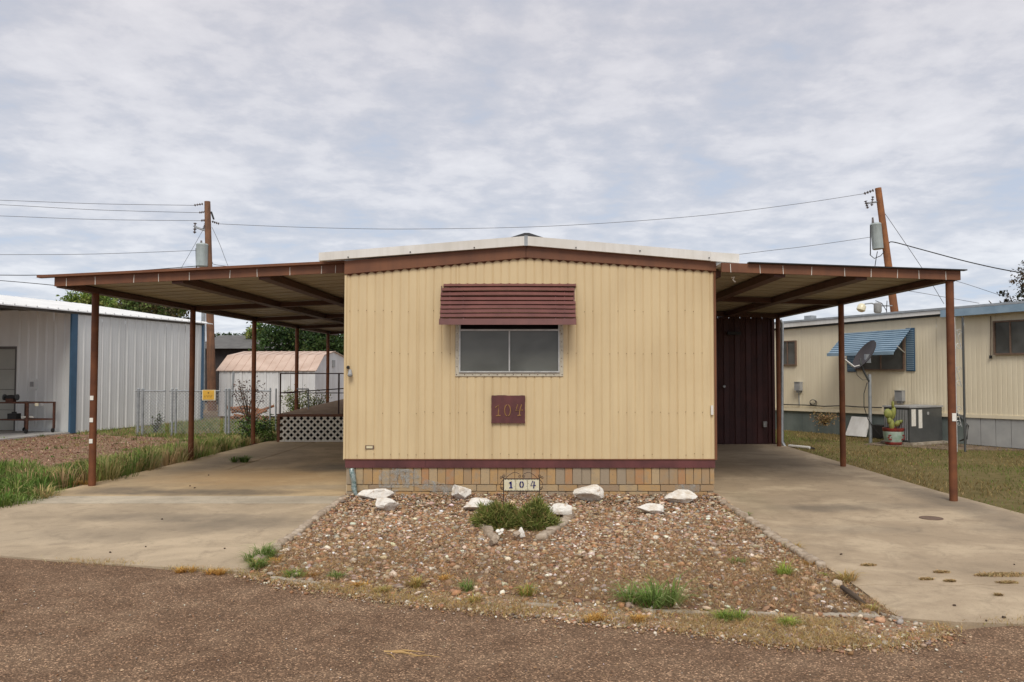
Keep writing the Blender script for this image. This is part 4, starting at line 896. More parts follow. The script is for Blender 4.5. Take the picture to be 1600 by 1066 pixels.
# striped awning: nine slats stepping out from the wall
na = empty('awning', NF.pt(nz(1370, 520)[0], 0, 2.3)); na.parent = nb; na.matrix_parent_inverse = Matrix.Translation(-nb.location)
A0, A1 = nz(1321, 521), nz(1424, 513.5)
dout = .75; B0, B1 = nz(1294, 553.5, dout), nz(1397.5, 550.5, dout)
k = 11
for i in range(k):
    f0, f1 = i/k, (i+.46)/k
    L_ = lambda a, b, f: a+(b-a)*f
    ua0, ua1 = L_(A0[0], B0[0], f0), L_(A1[0], B1[0], f0); ub0, ub1 = L_(A0[0], B0[0], f1), L_(A1[0], B1[0], f1)
    za0, za1 = L_(A0[1], B0[1], f0), L_(A1[1], B1[1], f0); zb0, zb1 = L_(A0[1], B0[1], f1), L_(A1[1], B1[1], f1)
    da, db = .03+dout*f0, .03+dout*f1
    MB().hexa([NF.pt(ua0, da, za0-.012), NF.pt(ua1, da, za1-.012), NF.pt(ub1, db, zb1-.012), NF.pt(ub0, db, zb0-.012), NF.pt(ua0, da, za0), NF.pt(ua1, da, za1), NF.pt(ub1, db, zb1), NF.pt(ub0, db, zb0)]).build('slat', bluepale, na)
    MB().hexa([NF.pt(ub0, db, zb0-.03), NF.pt(ub1, db, zb1-.03), NF.pt(ub1, db+.01, zb1-.03), NF.pt(ub0, db+.01, zb0-.03), NF.pt(ub0, db, zb0-.012), NF.pt(ub1, db, zb1-.012), NF.pt(ub1, db+.01, zb1-.012), NF.pt(ub0, db+.01, zb0-.012)]).build('slat_lip', blue, na)
MB().hexa([NF.pt(B0[0], dout+.03, B0[1]-.05), NF.pt(B1[0], dout+.03, B1[1]-.05), NF.pt(B1[0], dout+.045, B1[1]-.05), NF.pt(B0[0], dout+.045, B0[1]-.05), NF.pt(B0[0], dout+.03, B0[1]+.02), NF.pt(B1[0], dout+.03, B1[1]+.02), NF.pt(B1[0], dout+.045, B1[1]+.02), NF.pt(B0[0], dout+.045, B0[1]+.02)]).build('valance', bluepale, na)
for (pa, ya, pb, yb) in ((1402, 541, 1414, 551), (1308, 553, 1334, 574)):
    a_ = nz(pa, ya, dout*.8); b_ = nz(pb, yb); MB().tube([NF.pt(a_[0], dout*.8, a_[1]), NF.pt(b_[0], .02, b_[1])], .012, 6).build('arm', whitem, na)
# boxes, cable, cable coil on the neighbour's wall
for (px, py, w_, h_) in ((1250.5, 604, .13, .2), (1409, 619, .14, .22)):
    q = nz(px, py); b_ = MB().fbox(NF, q[0]-w_/2*1.3, q[0]+w_/2*1.3, .01, .12, q[1]-h_/2, q[1]+h_/2).build('meter_box', boxgrey, nb)
    MB().fbox(NF, q[0]-w_/2*1.35, q[0]+w_/2*1.35, .01, .13, q[1]+h_/2, q[1]+h_/2+.015).build('box_lid', galv, nb)
    o = MB().fbox(NF, q[0]-w_/3, q[0]+w_/3, .01, .1, q[1]-h_/2-.05, q[1]-h_/2).build('box_neck', boxgrey, nb)
q = nz(1250, 613); MB().tube([NF.pt(q[0], .04, q[1]), NF.pt(q[0], .03, q[1]-.33)], .012, 6).build('conduit', galv, nb)
pts = [(1223, 632), (1260, 633), (1290, 635), (1318, 634), (1345, 636), (1380, 637)]
MB().tube([NF.pt(nz(*p)[0], .05, nz(*p)[1]) for p in pts], .012, 6).build('cable', black, nb)
mb = MB()
for k in range(3):
    q = nz(1273, 629.5); mb.tube([NF.pt(q[0]+(.09-.01*k)*math.cos(t_)*1.2, .05+.01*k, q[1]+.01*k+(.075-.01*k)*math.sin(t_)) for t_ in np.linspace(0, 6.2, 16)], .006, 5)
mb.build('cable_coil', black, nb)
q0, q1 = nz(1548, 494, .06), nz(1548, 557, .06); MB().tube([NF.pt(q0[0], .06, q0[1]), NF.pt(q1[0], .06, q1[1])], .009, 6).build('blind_cord', manh, nb)
q = nz(1548, 558, .06); MB().fbox(NF, q[0]-.02, q[0]+.02, .05, .08, q[1]-.03, q[1]+.03).build('cord_weight', black, nb)
# iron scroll post of the neighbour's porch
YS = P(1508, 706, 14.7).y; sps = empty('iron_porch_post', G(1508, 706), 'slender iron scrollwork porch post before the neighbouring home', 'post')
Xs = P(1506, 600, YS).x
MB().box(Xs-.014, Xs+.014, YS-.014, YS+.014, 0, P(0, 496, YS).z).build('upright', acm, sps)
MB().box(Xs-.16, Xs-.142, YS-.01, YS+.01, 0, P(0, 496, YS).z).build('upright', alum, sps)
for py in (520, 578, 640):
    mb = MB()
    for s, oy in ((1, 0), (-1, 22)):
        c0 = P(1498, py+oy, YS); mb.tube([c0+Vector((.055*s*(1-k/22)*math.cos(k*.42), 0, .07*(1-k/22)*math.sin(k*.42))) for k in range(20)], .005, 5)
    mb.tube([P(1494, py-5, YS), P(1503, py+27, YS)], .005, 5); mb.build('scroll', alum, sps)
# AC unit
YA = 16.4
ac = empty('air_conditioner', G(1432, 680), 'dark grey packaged air conditioner with two white labels beside the neighbouring home', 'air conditioner')
AF = Frame((0, 0), (1, 0)); AF.o = NF.o+NF.n*1.12; AF.e = NF.e; AF.n = NF.n
ua, zat = AF.uz(1381, 636); um, _ = AF.uz(1421, 640)
MB().fbox(AF, ua, um, -1.06, 0, .04, zat).build('casing', acm, ac)
MB().fbox(AF, ua-.02, um+.02, -1.08, .02, zat, zat+.03).build('lid', boxgrey, ac)
MB().fbox(AF, ua-.05, um+.1, -1.1, .06, -.03, .035).build('pad', curbm, ac)
mb = MB(); xx = ua+.02
while xx < um-.03: mb.fbox(AF, xx, xx+.012, .001, .014, .08, zat-.04); xx += .036
tag(mb.build('coil_guard', boxgrey, ac), kind='stuff')
EF = Frame(AF.pt(um, 0, 0).to_2d(), (-NF.n).to_2d()); EF.n = NF.e.copy()
for (a_, b_, y0, y1) in ((1424.5, 1431.5, 640, 666), (1435.5, 1441.5, 640.5, 669)):
    q0, q1 = EF.uz(a_, y0, .01), EF.uz(b_, y1, .01); MB().fbox(EF, q0[0], q1[0], .002, .007, q1[1], q0[1]).build('label_sheet', tagm, ac)
q = EF.uz(1450.5, 646, .01); MB().lathe(EF.pt(q[0], .003, q[1]), [(.035, 0), (.035, .005)], 12, EF.n).build('badge', boxgrey, ac)
for k in range(3):
    MB().tube([P(1489, 641+k*4, 16.3), P(1500+k*3, 650, 15.9), P(1513-k*3, 665, 15.6), P(1511-k*2, 686, 15.7), P(1500, 689, 16.0)], .014, 6).build('flexible_duct', acm, ac)
# white board leaning
q0, q1 = nz(1323, 651, .25), nz(1353, 675, .25)
o = MB().hexa([NF.pt(q0[0], .30, .0), NF.pt(q1[0]+.05, .30, .0), NF.pt(q1[0]+.05, .32, .0), NF.pt(q0[0], .32, .0), NF.pt(q0[0], .06, q0[1]), NF.pt(q1[0], .06, q0[1]), NF.pt(q1[0], .08, q0[1]), NF.pt(q0[0], .08, q0[1])]).build('leaning_board', whitem); tag(o, 'white board leaning on the grey green skirting behind the dish pole', 'board')
q0 = nz(1374, 664, .1); o = MB().fbox(NF, q0[0]-.12, q0[0]+.2, .01, .3, .0, q0[1]).build('vent_crate', black); tag(o, 'small black crate on the lawn behind the potted cactus', 'crate')
# satellite dish
YD = G(1359, 690).y
sd = empty('satellite_dish', G(1359, 690), 'dark satellite dish on a grey steel pole in the lawn', 'satellite dish')
Xd = P(1359.5, 640, YD).x
MB().tube([(Xd, YD, -.04), (Xd, YD, P(0, 585, YD).z)], .035, 12).build('pole', galv, sd, True)
MB().tube([P(1358, 596, YD-.03), P(1351, 583, YD-.05), P(1346, 572, YD-.03), P(1344, 560, YD)], .022, 8).build('mast_arm', acm, sd, True)
dc = P(1350, 554, YD+.02); nrm = Vector((-.80, -.12, .55)).normalized()
q = Vector((0, 0, 1)).rotation_difference(nrm); mb = MB(); nn_ = 28; rr = []
side_ = nrm.cross(Vector((0, 0, 1))).normalized(); upv = side_.cross(nrm).normalized()
for r_ in np.linspace(0.02, 1, 8): rr.append([dc+side_*(.30*r_*math.cos(t_))+upv*(.36*r_*math.sin(t_))-nrm*(.085*(1-r_*r_)) for t_ in np.linspace(0, 2*math.pi, nn_, endpoint=False)])
for th in (0, -.012):
    base = len(mb.v)
    for ring in rr: mb.v += [tuple(p+nrm*th) for p in ring]
    for i in range(7):
        for k in range(nn_): k2 = (k+1) % nn_; mb.f.append((base+i*nn_+k, base+i*nn_+k2, base+(i+1)*nn_+k2, base+(i+1)*nn_+k))
    mb.f.append(tuple(base+k for k in range(nn_)))
for k in range(nn_): k2 = (k+1) % nn_; a_ = 7*nn_; b_ = 8*nn_+7*nn_; mb.f.append((a_+k, a_+k2, b_+k2, b_+k))
mb.build('reflector', dishm, sd, True)
MB().hexa([dc-nrm*.10+v_ for v_ in (Vector((-.07, .05, -.12)), Vector((.05, .05, -.12)), Vector((.05, -.05, -.12)), Vector((-.07, -.05, -.12)), Vector((-.05, .05, .06)), Vector((.04, .05, .06)), Vector((.04, -.05, .06)), Vector((-.05, -.05, .06)))]).build('bracket', galv, sd)
fe_ = P(1318, 560, YD+.1)
MB().tube([P(1343, 571, YD), P(1335, 573, YD+.02), fe_], .013, 8).build('feed_arm', whitem, sd, True)
MB().lathe(fe_, [(.03, -.04), (.035, .02), (.02, .05)], 12, Vector((.6, -.1, .4)).normalized()).build('feed_horn', boxgrey, sd, True)
MB().tube([P(1338, 574, YD-.04), P(1339, 586, YD-.04), P(1348, 594, YD-.05), P(1356, 593, YD-.05)], .006, 5).build('cable', black, sd)
MB().tube([P(1355, 598, YD-.05), P(1350, 615, YD-.05), P(1350, 635, YD-.05), P(1356, 655, YD-.05), P(1368, 672, YD-.06), P(1378, 684, YD-.1)], .008, 5).build('cable', black, sd)
# cactus pot
pc = G(1396, 694); pot = empty('cactus_pot', pc, 'glazed green and white pot with red bands holding a pale yellow cactus', 'potted plant')
sc2 = 1250/pc.y; r_ = 15.5/sc2
MB().lathe(pc, [(r_*.78, 0), (r_*.82, .035), (r_*.80, .05)], 24).build('foot_band', potred, pot, True)
hp = 25/sc2
MB().lathe(pc, [(r_*.80, .05), (r_*.95, hp*.5), (r_*.97, hp*.8)], 24).build('body', terr, pot, True)
MB().lathe(pc, [(r_*.97, hp*.8), (r_*1.03, hp*.88), (r_*1.03, hp), (r_*.9, hp), (r_*.88, hp*.9)], 24).build('rim', potred, pot, True)
for sx_ in (-1, 1):
    q = pc+Vector((sx_*r_*.62, -r_*.70, hp*.45))
    for k in range(6): MB().lathe(q+Vector((.03*math.cos(k*1.05), 0, .045*math.sin(k*1.05))), [(.016, 0), (.02, .008), (.008, .016)], 8, Vector((sx_*.5, -1, 0)).normalized()).build('petal', potred, pot)
def pad(c, w, h, t_, tilt):
    bm = bmesh.new(); bmesh.ops.create_icosphere(bm, subdivisions=2, radius=1)
    for v in bm.verts:
        v.co = Vector((v.co.x*w, v.co.y*t_, v.co.z*h)); v.co += Vector((1, 1, 1))*mnoise.noise(v.co*20)*.012
    bmesh.ops.transform(bm, matrix=Matrix.Translation(c) @ Matrix.Rotation(tilt, 4, 'Y'), verts=bm.verts)
    mb = MB(); mb.v = [tuple(v.co) for v in bm.verts]; mb.f = [tuple(v.index for v in f.verts) for f in bm.faces]; bm.free(); return mb
for (px, py, w_, h_, tl_) in ((1393, 664, .06, .12, 0), (1388, 647, .09, .11, -.4), (1396, 645, .05, .13, .1), (1402, 662, .055, .075, .6), (1390, 658, .05, .09, -.2), (1395, 633, .025, .09, 0), (1407, 659, .035, .05, 1)):
    pad(P(px, py, pc.y), w_, h_, .045, tl_).build('cactus_pad', cactusm, pot, True)
# patio pad and worn patches by the neighbour
pm_ = ground_mat('worn_patio', [(0.12, 0.085, 0.06), (0.19, 0.14, 0.10), (0.30, 0.24, 0.17)], 5)
MB().prism([g2(1350, 693), g2(1480, 701), g2(1600, 702), g2(1800, 720), g2(1800, 690), g2(1600, 688), g2(1480, 681), g2(1400, 686)], -.045, -.012).build('patio', pm_)['kind'] = 'structure'
# ================================================================== utility poles and lines
def upole(base, top, rb, rt, m, label):
    o = empty('utility_pole', base, label, 'utility pole'); b_ = Vector(base); t_ = Vector(top)
    MB().tube([b_.lerp(t_, k/8) for k in range(9)], [rb+(rt-rb)*k/8 for k in range(9)], 14).build('shaft', m, o, True); return o
YPL = G(331, 642).y
pl_ = upole(G(331.5, 642), P(324, 315, YPL), .16, .105, wood, 'left utility pole, weathered brown, with cylindrical transformer')
def on(px, py, dy=0.0, Y=None): return P(px, py, (Y or YPL)+dy)
def insul(a, b, parent, r=.05):
    a = Vector(a); b = Vector(b); mb = MB(); ax = (b-a).normalized(); L_ = (b-a).length; pr_ = [(r*.3, 0)]
    n_ = 4
    for k in range(n_): z = L_*(k+.5)/n_; pr_ += [(r*.35, z-L_/n_*.3), (r, z), (r*.35, z+L_/n_*.25)]
    return mb.lathe(a, pr_, 10, ax).build('insulator', frost, parent, True)
tr = MB().lathe(on(315.5, 417, -.15), [(.18, 0), (.21, .03), (.21, .78), (.22, .80), (.2, .84), (.06, .88)], 20)
tr.build('transformer', transm, pl_, True)
MB().tube([on(314.5, 385, -.15), on(314.5, 376, -.15)], [.05, .03], 8).build('bushing', frost, pl_)
MB().tube([on(306.5, 388, -.2), on(307, 419, -.2)], .025, 6).build('conduit', black, pl_)
MB().tube([on(304, 354.5, -.1), on(326, 362, 0)], .04, 6).build('bracket', galv, pl_)
insul(on(304, 365), on(305, 347), pl_, .07); insul(on(318, 358), on(321, 349), pl_, .06)
insul(on(303, 321), on(318, 318.5), pl_); insul(on(311, 332.5), on(321, 331), pl_); insul(on(314, 345), on(322, 344), pl_); insul(on(331, 346), on(343, 350), pl_)
MB().bar(on(330, 331, -.12), on(334, 343, -.12), .06, .05).build('brace', black, pl_)
YPR = 30.0
pr_o = upole(P(1418, 640, YPR), P(1372, 294, YPR), .165, .115, woodred, 'right utility pole, leaning left, reddish wood with grey transformer')
on2 = lambda px, py, dy=0.0: P(px, py, YPR+dy)
axp = (on2(1372, 294)-on2(1389, 415)).normalized()
MB().lathe(on2(1372, 390, -.12), [(.16, 0), (.20, .03), (.20, .92), (.21, .94), (.18, .99), (.05, 1.02)], 20, Vector((-.08, 0, 1)).normalized()).build('transformer', transm, pr_o, True)
MB().tube([on2(1364, 351, -.12), on2(1363.5, 340, -.12)], [.05, .03], 8).build('bushing', frost, pr_o)
insul(on2(1349.5, 303), on2(1366, 297), pr_o, .06)
insul(on2(1356, 326), on2(1352, 313), pr_o, .075); insul(on2(1362, 322), on2(1364, 306), pr_o, .06)
MB().tube([on2(1352, 318), on2(1371, 315.5)], .035, 6).build('bracket', galv, pr_o)
MB().tube([on2(1360, 352, -.2), on2(1360, 398, -.2)], .02, 6).build('conduit', black, pr_o)
MB().tube([on2(1359, 398, -.2), on2(1366, 404, -.2), on2(1376, 400, -.2), on2(1384, 390)], .015, 5).build('drip_loop', black, pr_o)
MB().tube([on2(1371, 393, -.2), on2(1369, 404, -.2), on2(1366, 424, -.2)], .015, 5).build('service_lead', black, pr_o)
# street lamp on its bracket, mounted behind the neighbour's roof
slm = empty('street_light', on2(1372, 485, -.6), 'cream street light head on a curved arm above the neighbouring roof', 'street light')
MB().tube([on2(1394, 478, -.4), on2(1374, 478, -.5), on2(1362, 474, -.6), on2(1352, 475, -.6), on2(1347, 479, -.6)], .025, 8).build('arm', galv, slm, True)
MB().lathe(on2(1344, 487, -.6), [(.08, 0), (.16, .06), (.15, .22), (.08, .30)], 12, Vector((.35, 0, 1)).normalized()).build('lamp_head', tilem, slm, True)
MB().lathe(on2(1371.5, 489, -.6), [(.11, 0), (.14, .05), (.14, .34), (.08, .38)], 12).build('ballast_box', boxgrey, slm, True)
mb = MB(); mb.tube([on2(1368, 470, -.5), on2(1378, 474, -.5), on2(1386, 487, -.5)], .014, 5); mb.tube([on2(1386, 470, -.5), on2(1385, 490, -.5)], .014, 5); mb.build('leads', black, slm)
def wire(pts, r, label, m=black):
    # pts: (px, py, Y)
    w = [P(*p) for p in pts]; out_ = []
    for i in range(len(w)-1):
        p0, p1, p2, p3 = w[max(i-1, 0)], w[i], w[i+1], w[min(i+2, len(w)-1)]
        for k in range(8):
            t_ = k/8; out_.append(.5*((2*p1)+(p2-p0)*t_+(2*p0-5*p1+4*p2-p3)*t_*t_+(-p0+3*p1-3*p2+p3)*t_**3))
    out_.append(w[-1]); o = MB().tube(out_, r*.72, 5).build('power_line', m); tag(o, label, 'power line', 'overhead lines between the poles'); return o
wirem = mat('wire_grey', (.12, .12, .125), (.09, .09, .09), 5, .6)
YQ = YPL
wire([(-150, 309, YQ), (0, 313, YQ), (150, 318.5, YQ), (303, 321, YQ)], .012, 'topmost overhead line reaching the left pole from the left', wirem)
wire([(-150, 315, YQ), (0, 320, YQ), (150, 328, YQ), (311, 332.5, YQ)], .012, 'second overhead line below the topmost at the left pole', wirem)
wire([(-150, 333, YQ), (0, 337.5, YQ), (150, 343, YQ), (314, 345, YQ)], .012, 'third overhead line from the left, above the transformer bracket', wirem)
wire([(-150, 398, YQ), (0, 398, YQ), (150, 397, YQ), (330, 390.5, YQ)], .012, 'thin line from the left ending at the left transformer', wirem)
wire([(-150, 428, YQ), (0, 430, YQ), (80, 429.5, YQ), (200, 424, YQ), (306, 416, YQ)], .02, 'dark line just above the left carport roof')
wire([(-150, 428, YQ), (0, 438.5, YQ), (85, 446, YQ), (150, 453, YQ), (230, 459, YQ)], .018, 'dark line passing below the left carport roof corner')
wire([(343, 350, YQ), (480, 355.5, YQ), (640, 358, YQ), (860, 353.5, YQ+.3), (1080, 338.5, YQ+.5), (1240, 319.5, YPR), (1349, 303, YPR)], .012, 'long line spanning from the left pole to the right pole above the house', wirem)
wire([(900, 432, YPR), (1160, 397, YPR), (1260, 385, YPR), (1365, 370, YPR)], .012, 'lower line meeting the right transformer above the carport', wirem)
wire([(1389, 380, YPR), (1397, 378.5, YPR), (1440, 390, YPR-.5), (1520, 411, YPR-1), (1600, 427, YPR-2), (1760, 450, YPR-3)], .028, 'thick twisted service cable running right from the right pole')
wire([(1383, 334, YPR), (1440, 418, YPR), (1475, 475, YPR)], .014, 'guy wire slanting down right from the right pole', wirem)
wire([(1385, 439, YPR), (1480, 439, YPR), (1500, 441, YPR), (1565, 462, YPR), (1620, 478, YPR)], .012, 'thin line sinking to the neighbouring roof past the front right post', wirem)
wire([(1400, 452, YPR), (1440, 458, YPR), (1530, 474, YPR)], .012, 'thin low line seen under the right carport roof', wirem)
wire([(331, 355, YPL), (343, 381, YPL), (358, 420, YPL), (395, 505, YPL)], .012, 'guy wire slanting down right from the left pole', wirem)
wire([(318, 358, YPL), (300, 390, YPL), (282, 421, YPL)], .010, 'guy wire slanting down left from the left pole', wirem)
wire([(332, 410, YPL), (345, 415, YPL), (450, 425, YPL), (560, 430, YPL)], .014, 'line leaving the left pole just above the carport roof', wirem)
o = MB().tube([P(317, 640, 28), P(318, 488, 28)], .07, 8).build('service_mast', galv); tag(o, 'grey service mast rising beside the left utility pole', 'mast')
# ================================================================== TREES
def tree(name, base, h, blobs, n, pal, leaf, label, trunk_r=.18, cat='tree'):
    base = Vector(base); tr_ = empty(name, base, label, cat)
    mb = MB(); cz = np.mean([b_[2] for b_ in blobs])
    fork = Vector((base.x+.1, base.y, base.z+(h*.35)))
    mb.tube([base, base.lerp(fork, .5)+Vector((.05, 0, 0)), fork], [trunk_r, trunk_r*.85, trunk_r*.7], 9)
    for b_ in blobs:
        c_ = Vector(b_[:3]); mb.tube([fork, fork.lerp(c_, .5)+Vector((0, 0, .2)), c_], [trunk_r*.5, trunk_r*.3, trunk_r*.08], 6)
    mb.build('trunk', bark, tr_, True)
    cs = []; 
    vol = np.array([b_[3]*b_[3]*b_[4] for b_ in blobs]); vol = vol/vol.sum()
    ncl = max(60, n//45)
    bi = rng.choice(len(blobs), ncl, p=vol); d_ = rng.normal(size=(ncl, 3)); d_ /= np.linalg.norm(d_, axis=1)[:, None]
    rad = rng.uniform(.35, 1.08, ncl)**.7
    B = np.array([[*b_[:3], b_[3], b_[4]] for b_ in blobs])[bi]
    cc = B[:, :3]+d_*rad[:, None]*np.c_[B[:, 3], B[:, 3], B[:, 4]]
    k = rng.integers(0, ncl, n); cr_ = rng.uniform(.1, .24, ncl)*np.minimum(B[:, 3], 2.2)
    p_ = cc[k]+rng.normal(size=(n, 3))*cr_[k][:, None]*.8
    nr = rng.normal(size=(n, 3)); nr[:, 2] += .6; nr /= np.linalg.norm(nr, axis=1)[:, None]
    t1 = np.cross(nr, rng.normal(size=(n, 3))); t1 /= np.linalg.norm(t1, axis=1)[:, None]; t2 = np.cross(nr, t1)
    s_ = (leaf*rng.uniform(.6, 1.3, n))[:, None]
    V = np.stack([p_-t1*s_, p_+t2*s_*.5, p_+t1*s_, p_-t2*s_*.5], 1)
    F = (np.arange(n)*4)[:, None]+[0, 1, 2, 3]
    clc = pick(pal, ncl, .18); col = clc[k]*(1+rng.normal(0, .14, (n, 1)))
    np_obj('crown', V.reshape(-1, 3), F, np.clip(np.repeat(col, 4, 0), .004, 1), leafm, tr_)
    return tr_
GR1 = [(.18, .26, .05), (.24, .30, .07), (.30, .33, .10), (.12, .18, .04)]
GR2 = [(.035, .07, .02), (.05, .095, .022), (.025, .05, .016), (.075, .12, .03)]
def blob(px, py, Y, r, rz): q = P(px, py, Y); return (q.x, q.y, q.z, r, rz)
tree('leafy_tree', G(140, 600, -.05)*0+Vector((P(150, 500, 44).x, 44, -.05)), 5, [blob(135, 473, 44, 1.0, .62), blob(160, 476, 44, .8, .7), blob(118, 478, 44, .5, .5), blob(180, 486, 44, .9, .5)], 7000, GR1, .085, 'bright yellow green tree top above the left end of the white roof')
tree('leafy_tree', Vector((P(230, 500, 40).x, 40, -.05)), 5, [blob(212, 480, 40, .9, .65), blob(242, 484, 40, 1.0, .6), blob(268, 489, 40, .8, .5), blob(285, 494, 40, .4, .4), blob(205, 470, 40, .35, .3)], 8000, [(.06, .10, .025), (.10, .14, .035), (.14, .16, .05), (.12, .09, .04)], .08, 'darker green tree spreading above the white roof beside the second carport post')
tree('dense_tree', Vector((P(450, 600, 33).x, 33, -.05)), 4, [blob(430, 530, 33, 1.0, .8), blob(470, 530, 33, 1.3, .95), blob(515, 540, 33, 1.3, .9), blob(545, 530, 33, 1.2, 1.0), blob(415, 545, 33, .6, .5), blob(480, 515, 34, 1.1, .7)], 15000, GR2, .075, 'dense dark green tree behind the pink roofed shed')
tree('leafy_tree', Vector((P(410, 540, 38).x, 38, -.05)), 4, [blob(402, 520, 38, .5, .55), blob(412, 528, 38, .6, .5), blob(395, 536, 38, .4, .5)], 2500, GR1, .07, 'pale green tree top between the far house roof and the dense tree')
tree('bare_tree', Vector((P(1610, 500, 27).x, 27, -.05)), 5, [blob(1600, 452, 27, .65, .55), blob(1578, 464, 27, .4, .25), blob(1562, 470, 27, .28, .16), blob(1630, 440, 27, .9, .8), blob(1545, 470, 27, .15, .1)], 2600, [(.05, .045, .025), (.08, .055, .03), (.035, .03, .02), (.06, .075, .03)], .055, 'sparse dark twiggy tree at the right edge above the neighbouring roof')
hx = rng.uniform(-60, 60, 0)
for i, px in enumerate((338, 347, 358, 371, 384)):
    tree('distant_tree', Vector((P(px, 540, 60).x, 60, -.05)), 3.6, [blob(px, 526+i % 2, 60, .32, .30)], 350, GR2, .07, ['small far tree top at the left end of the far house roof', 'second small far tree top over the far roof', 'middle small far tree top over the far roof', 'fourth small far tree top over the far roof', 'small far tree top nearest the dense tree'][i], .05)
# low far vegetation closing the horizon
n = 26000; x = rng.uniform(-160, 160, n); y = 95+rng.normal(0, 3, n); hmax = 2.0+.7*vn(x, y*0, .07)+.5*vn(x, y*0, .3, 3); z = rng.uniform(0, 1, n)*hmax
p_ = np.c_[x, y, z]; t1 = rng.normal(size=(n, 3)); t1 /= np.linalg.norm(t1, axis=1)[:, None]; t2 = np.cross(t1, rng.normal(size=(n, 3))); t2 /= np.linalg.norm(t2, axis=1)[:, None]
V = np.stack([p_-t1*.42, p_+t2*.25, p_+t1*.42, p_-t2*.25], 1)
o = np_obj('far_hedge', V.reshape(-1, 3), (np.arange(n)*4)[:, None]+[0, 1, 2, 3], np.repeat(pick(GR2, n, .2), 4, 0), leafm); tag(o, 'far dark green line of bushes along the horizon', 'bushes', kind='stuff')
# ================================================================== ROCKS
def rock(px, py, wpx, hpx, label, m=rockm, seed=0, name='white_rock', z0=.02, cuts=12, Y=None):
    g_ = G(px, py+hpx*.45, z0); s_ = 1250/g_.y; w = wpx/s_; h = hpx/s_; rnd = random.Random(seed)
    bm = bmesh.new(); bmesh.ops.create_icosphere(bm, subdivisions=4, radius=1)
    pls = [(Vector((rnd.gauss(0, 1), rnd.gauss(0, 1), rnd.gauss(0, 1))).normalized(), rnd.uniform(.50, .88)) for _ in range(cuts)]
    for v in bm.verts:
        for n_, d_ in pls:
            e_ = v.co.dot(n_)-d_
            if e_ > 0: v.co -= n_*e_
        v.co *= 1+.10*mnoise.noise(v.co*2.1+Vector((seed, 0, 0)))+.05*mnoise.noise(v.co*6+Vector((seed, 3, 0)))+.02*mnoise.noise(v.co*17)
    xs = [v.co.x for v in bm.verts]; zs = [v.co.z for v in bm.verts]
    fx = w/(max(xs)-min(xs)); fz = h*1.12/(max(zs)-min(zs)); skew = rnd.uniform(-.35, .35)
    for v in bm.verts: v.co = Vector(((v.co.x)*fx+skew*v.co.z*fz*.5, v.co.y*min(fx, fz*1.6)*.8, (v.co.z-min(zs))*fz-h*.12))
    me = bpy.data.meshes.new(name); bm.to_mesh(me); bm.free(); me.materials.append(m)
    me.polygons.foreach_set('use_smooth', [True]*len(me.polygons))
    try: me.set_sharp_from_angle(angle=R(22))
    except Exception: pass
    o = bpy.data.objects.new(name, me); COL.objects.link(o); o.location = (g_.x, g_.y+.05, z0)
    return tag(o, label, 'rock', 'white rocks in the gravel') if label else o
RK = [(589, 774, 60, 18, 'largest flat white rock by the left corner of the brick skirting', 3), (604, 789.5, 37, 17, 'white rock just below the large flat one at left', 5), (720, 771.5, 32, 23, 'rounded upright white rock left of the iron number stand', 8), (750, 789.5, 56, 19, 'long white rock with brown underside behind the planting', 13), (877, 798, 40, 19, 'grey white block at the right end of the planting border', 17), (918, 772.5, 49, 25, 'tall wedge shaped white rock right of the iron number stand', 21), (1017, 796, 45, 15, 'low smooth white rock lying forward in the gravel at right', 23), (1063, 777, 52, 21, 'white rock in two lumps by the right end of the brick skirting', 29)]
for px, py, w_, h_, lb, sd_ in RK: rock(px, py, w_, h_, lb, seed=sd_)
# stone edgings
def edging(name, pts, label, n_, r0, m):
    c = empty(name, (*G(*pts[0])[:2], 0), label, 'edging')
    P_ = [G(*p) for p in pts]; ln = [0]
    for a_, b_ in zip(P_, P_[1:]): ln.append(ln[-1]+(b_-a_).length)
    for i in range(n_):
        s_ = ln[-1]*(i+.5)/n_; k = max(j for j in range(len(ln)-1) if ln[j] <= s_); t_ = (s_-ln[k])/(ln[k+1]-ln[k]); q = P_[k].lerp(P_[k+1], t_)
        bm = bmesh.new(); bmesh.ops.create_icosphere(bm, subdivisions=2, radius=1); sd_ = random.random()*50
        d_ = (P_[k+1]-P_[k]).normalized(); L_ = ln[-1]/n_*.5
        rr_ = r0*random.uniform(.75, 1.2); hh = r0*random.uniform(.5, .85); rot = Matrix.Rotation(math.atan2(d_.y, d_.x)+random.uniform(-.25, .25), 3, 'Z')
        for v in bm.verts:
            c0 = v.co.copy(); c0 = Vector([math.copysign(abs(k_)**.6, k_) for k_ in c0]); c0 *= 1+.25*mnoise.noise(v.co*1.6+Vector((sd_, 0, 0)))
            v.co = rot @ Vector((c0.x*L_*.95, c0.y*rr_, c0.z*hh))
        me = bpy.data.meshes.new('stone'); bm.to_mesh(me); bm.free(); me.materials.append(m); me.polygons.foreach_set('use_smooth', [True]*len(me.polygons))
        o = bpy.data.objects.new('stone', me); COL.objects.link(o); o.parent = c; o.matrix_parent_inverse = Matrix.Translation(-c.location); o.location = (q.x+random.uniform(-.012, .012), q.y, .015)
    return c
edging('stone_edging', [(1119, 781), (1160, 807), (1215, 845), (1285, 889)], 'row of small pale stones edging the gravel along the right driveway', 30, .045, edgest)
edging('stone_edging', [(540, 779), (500, 808), (450, 845), (402, 880)], 'rough pale curb stones edging the gravel along the left driveway', 26, .045, edgest)
edging('planter_edging', [(747, 808), (757, 828), (772, 846)], 'brown bricks edging the left side of the small planting', 5, .05, edgest)
edging('planter_edging', [(893, 806), (872, 826), (845, 845)], 'brown bricks edging the right side of the small planting', 7, .05, edgest)
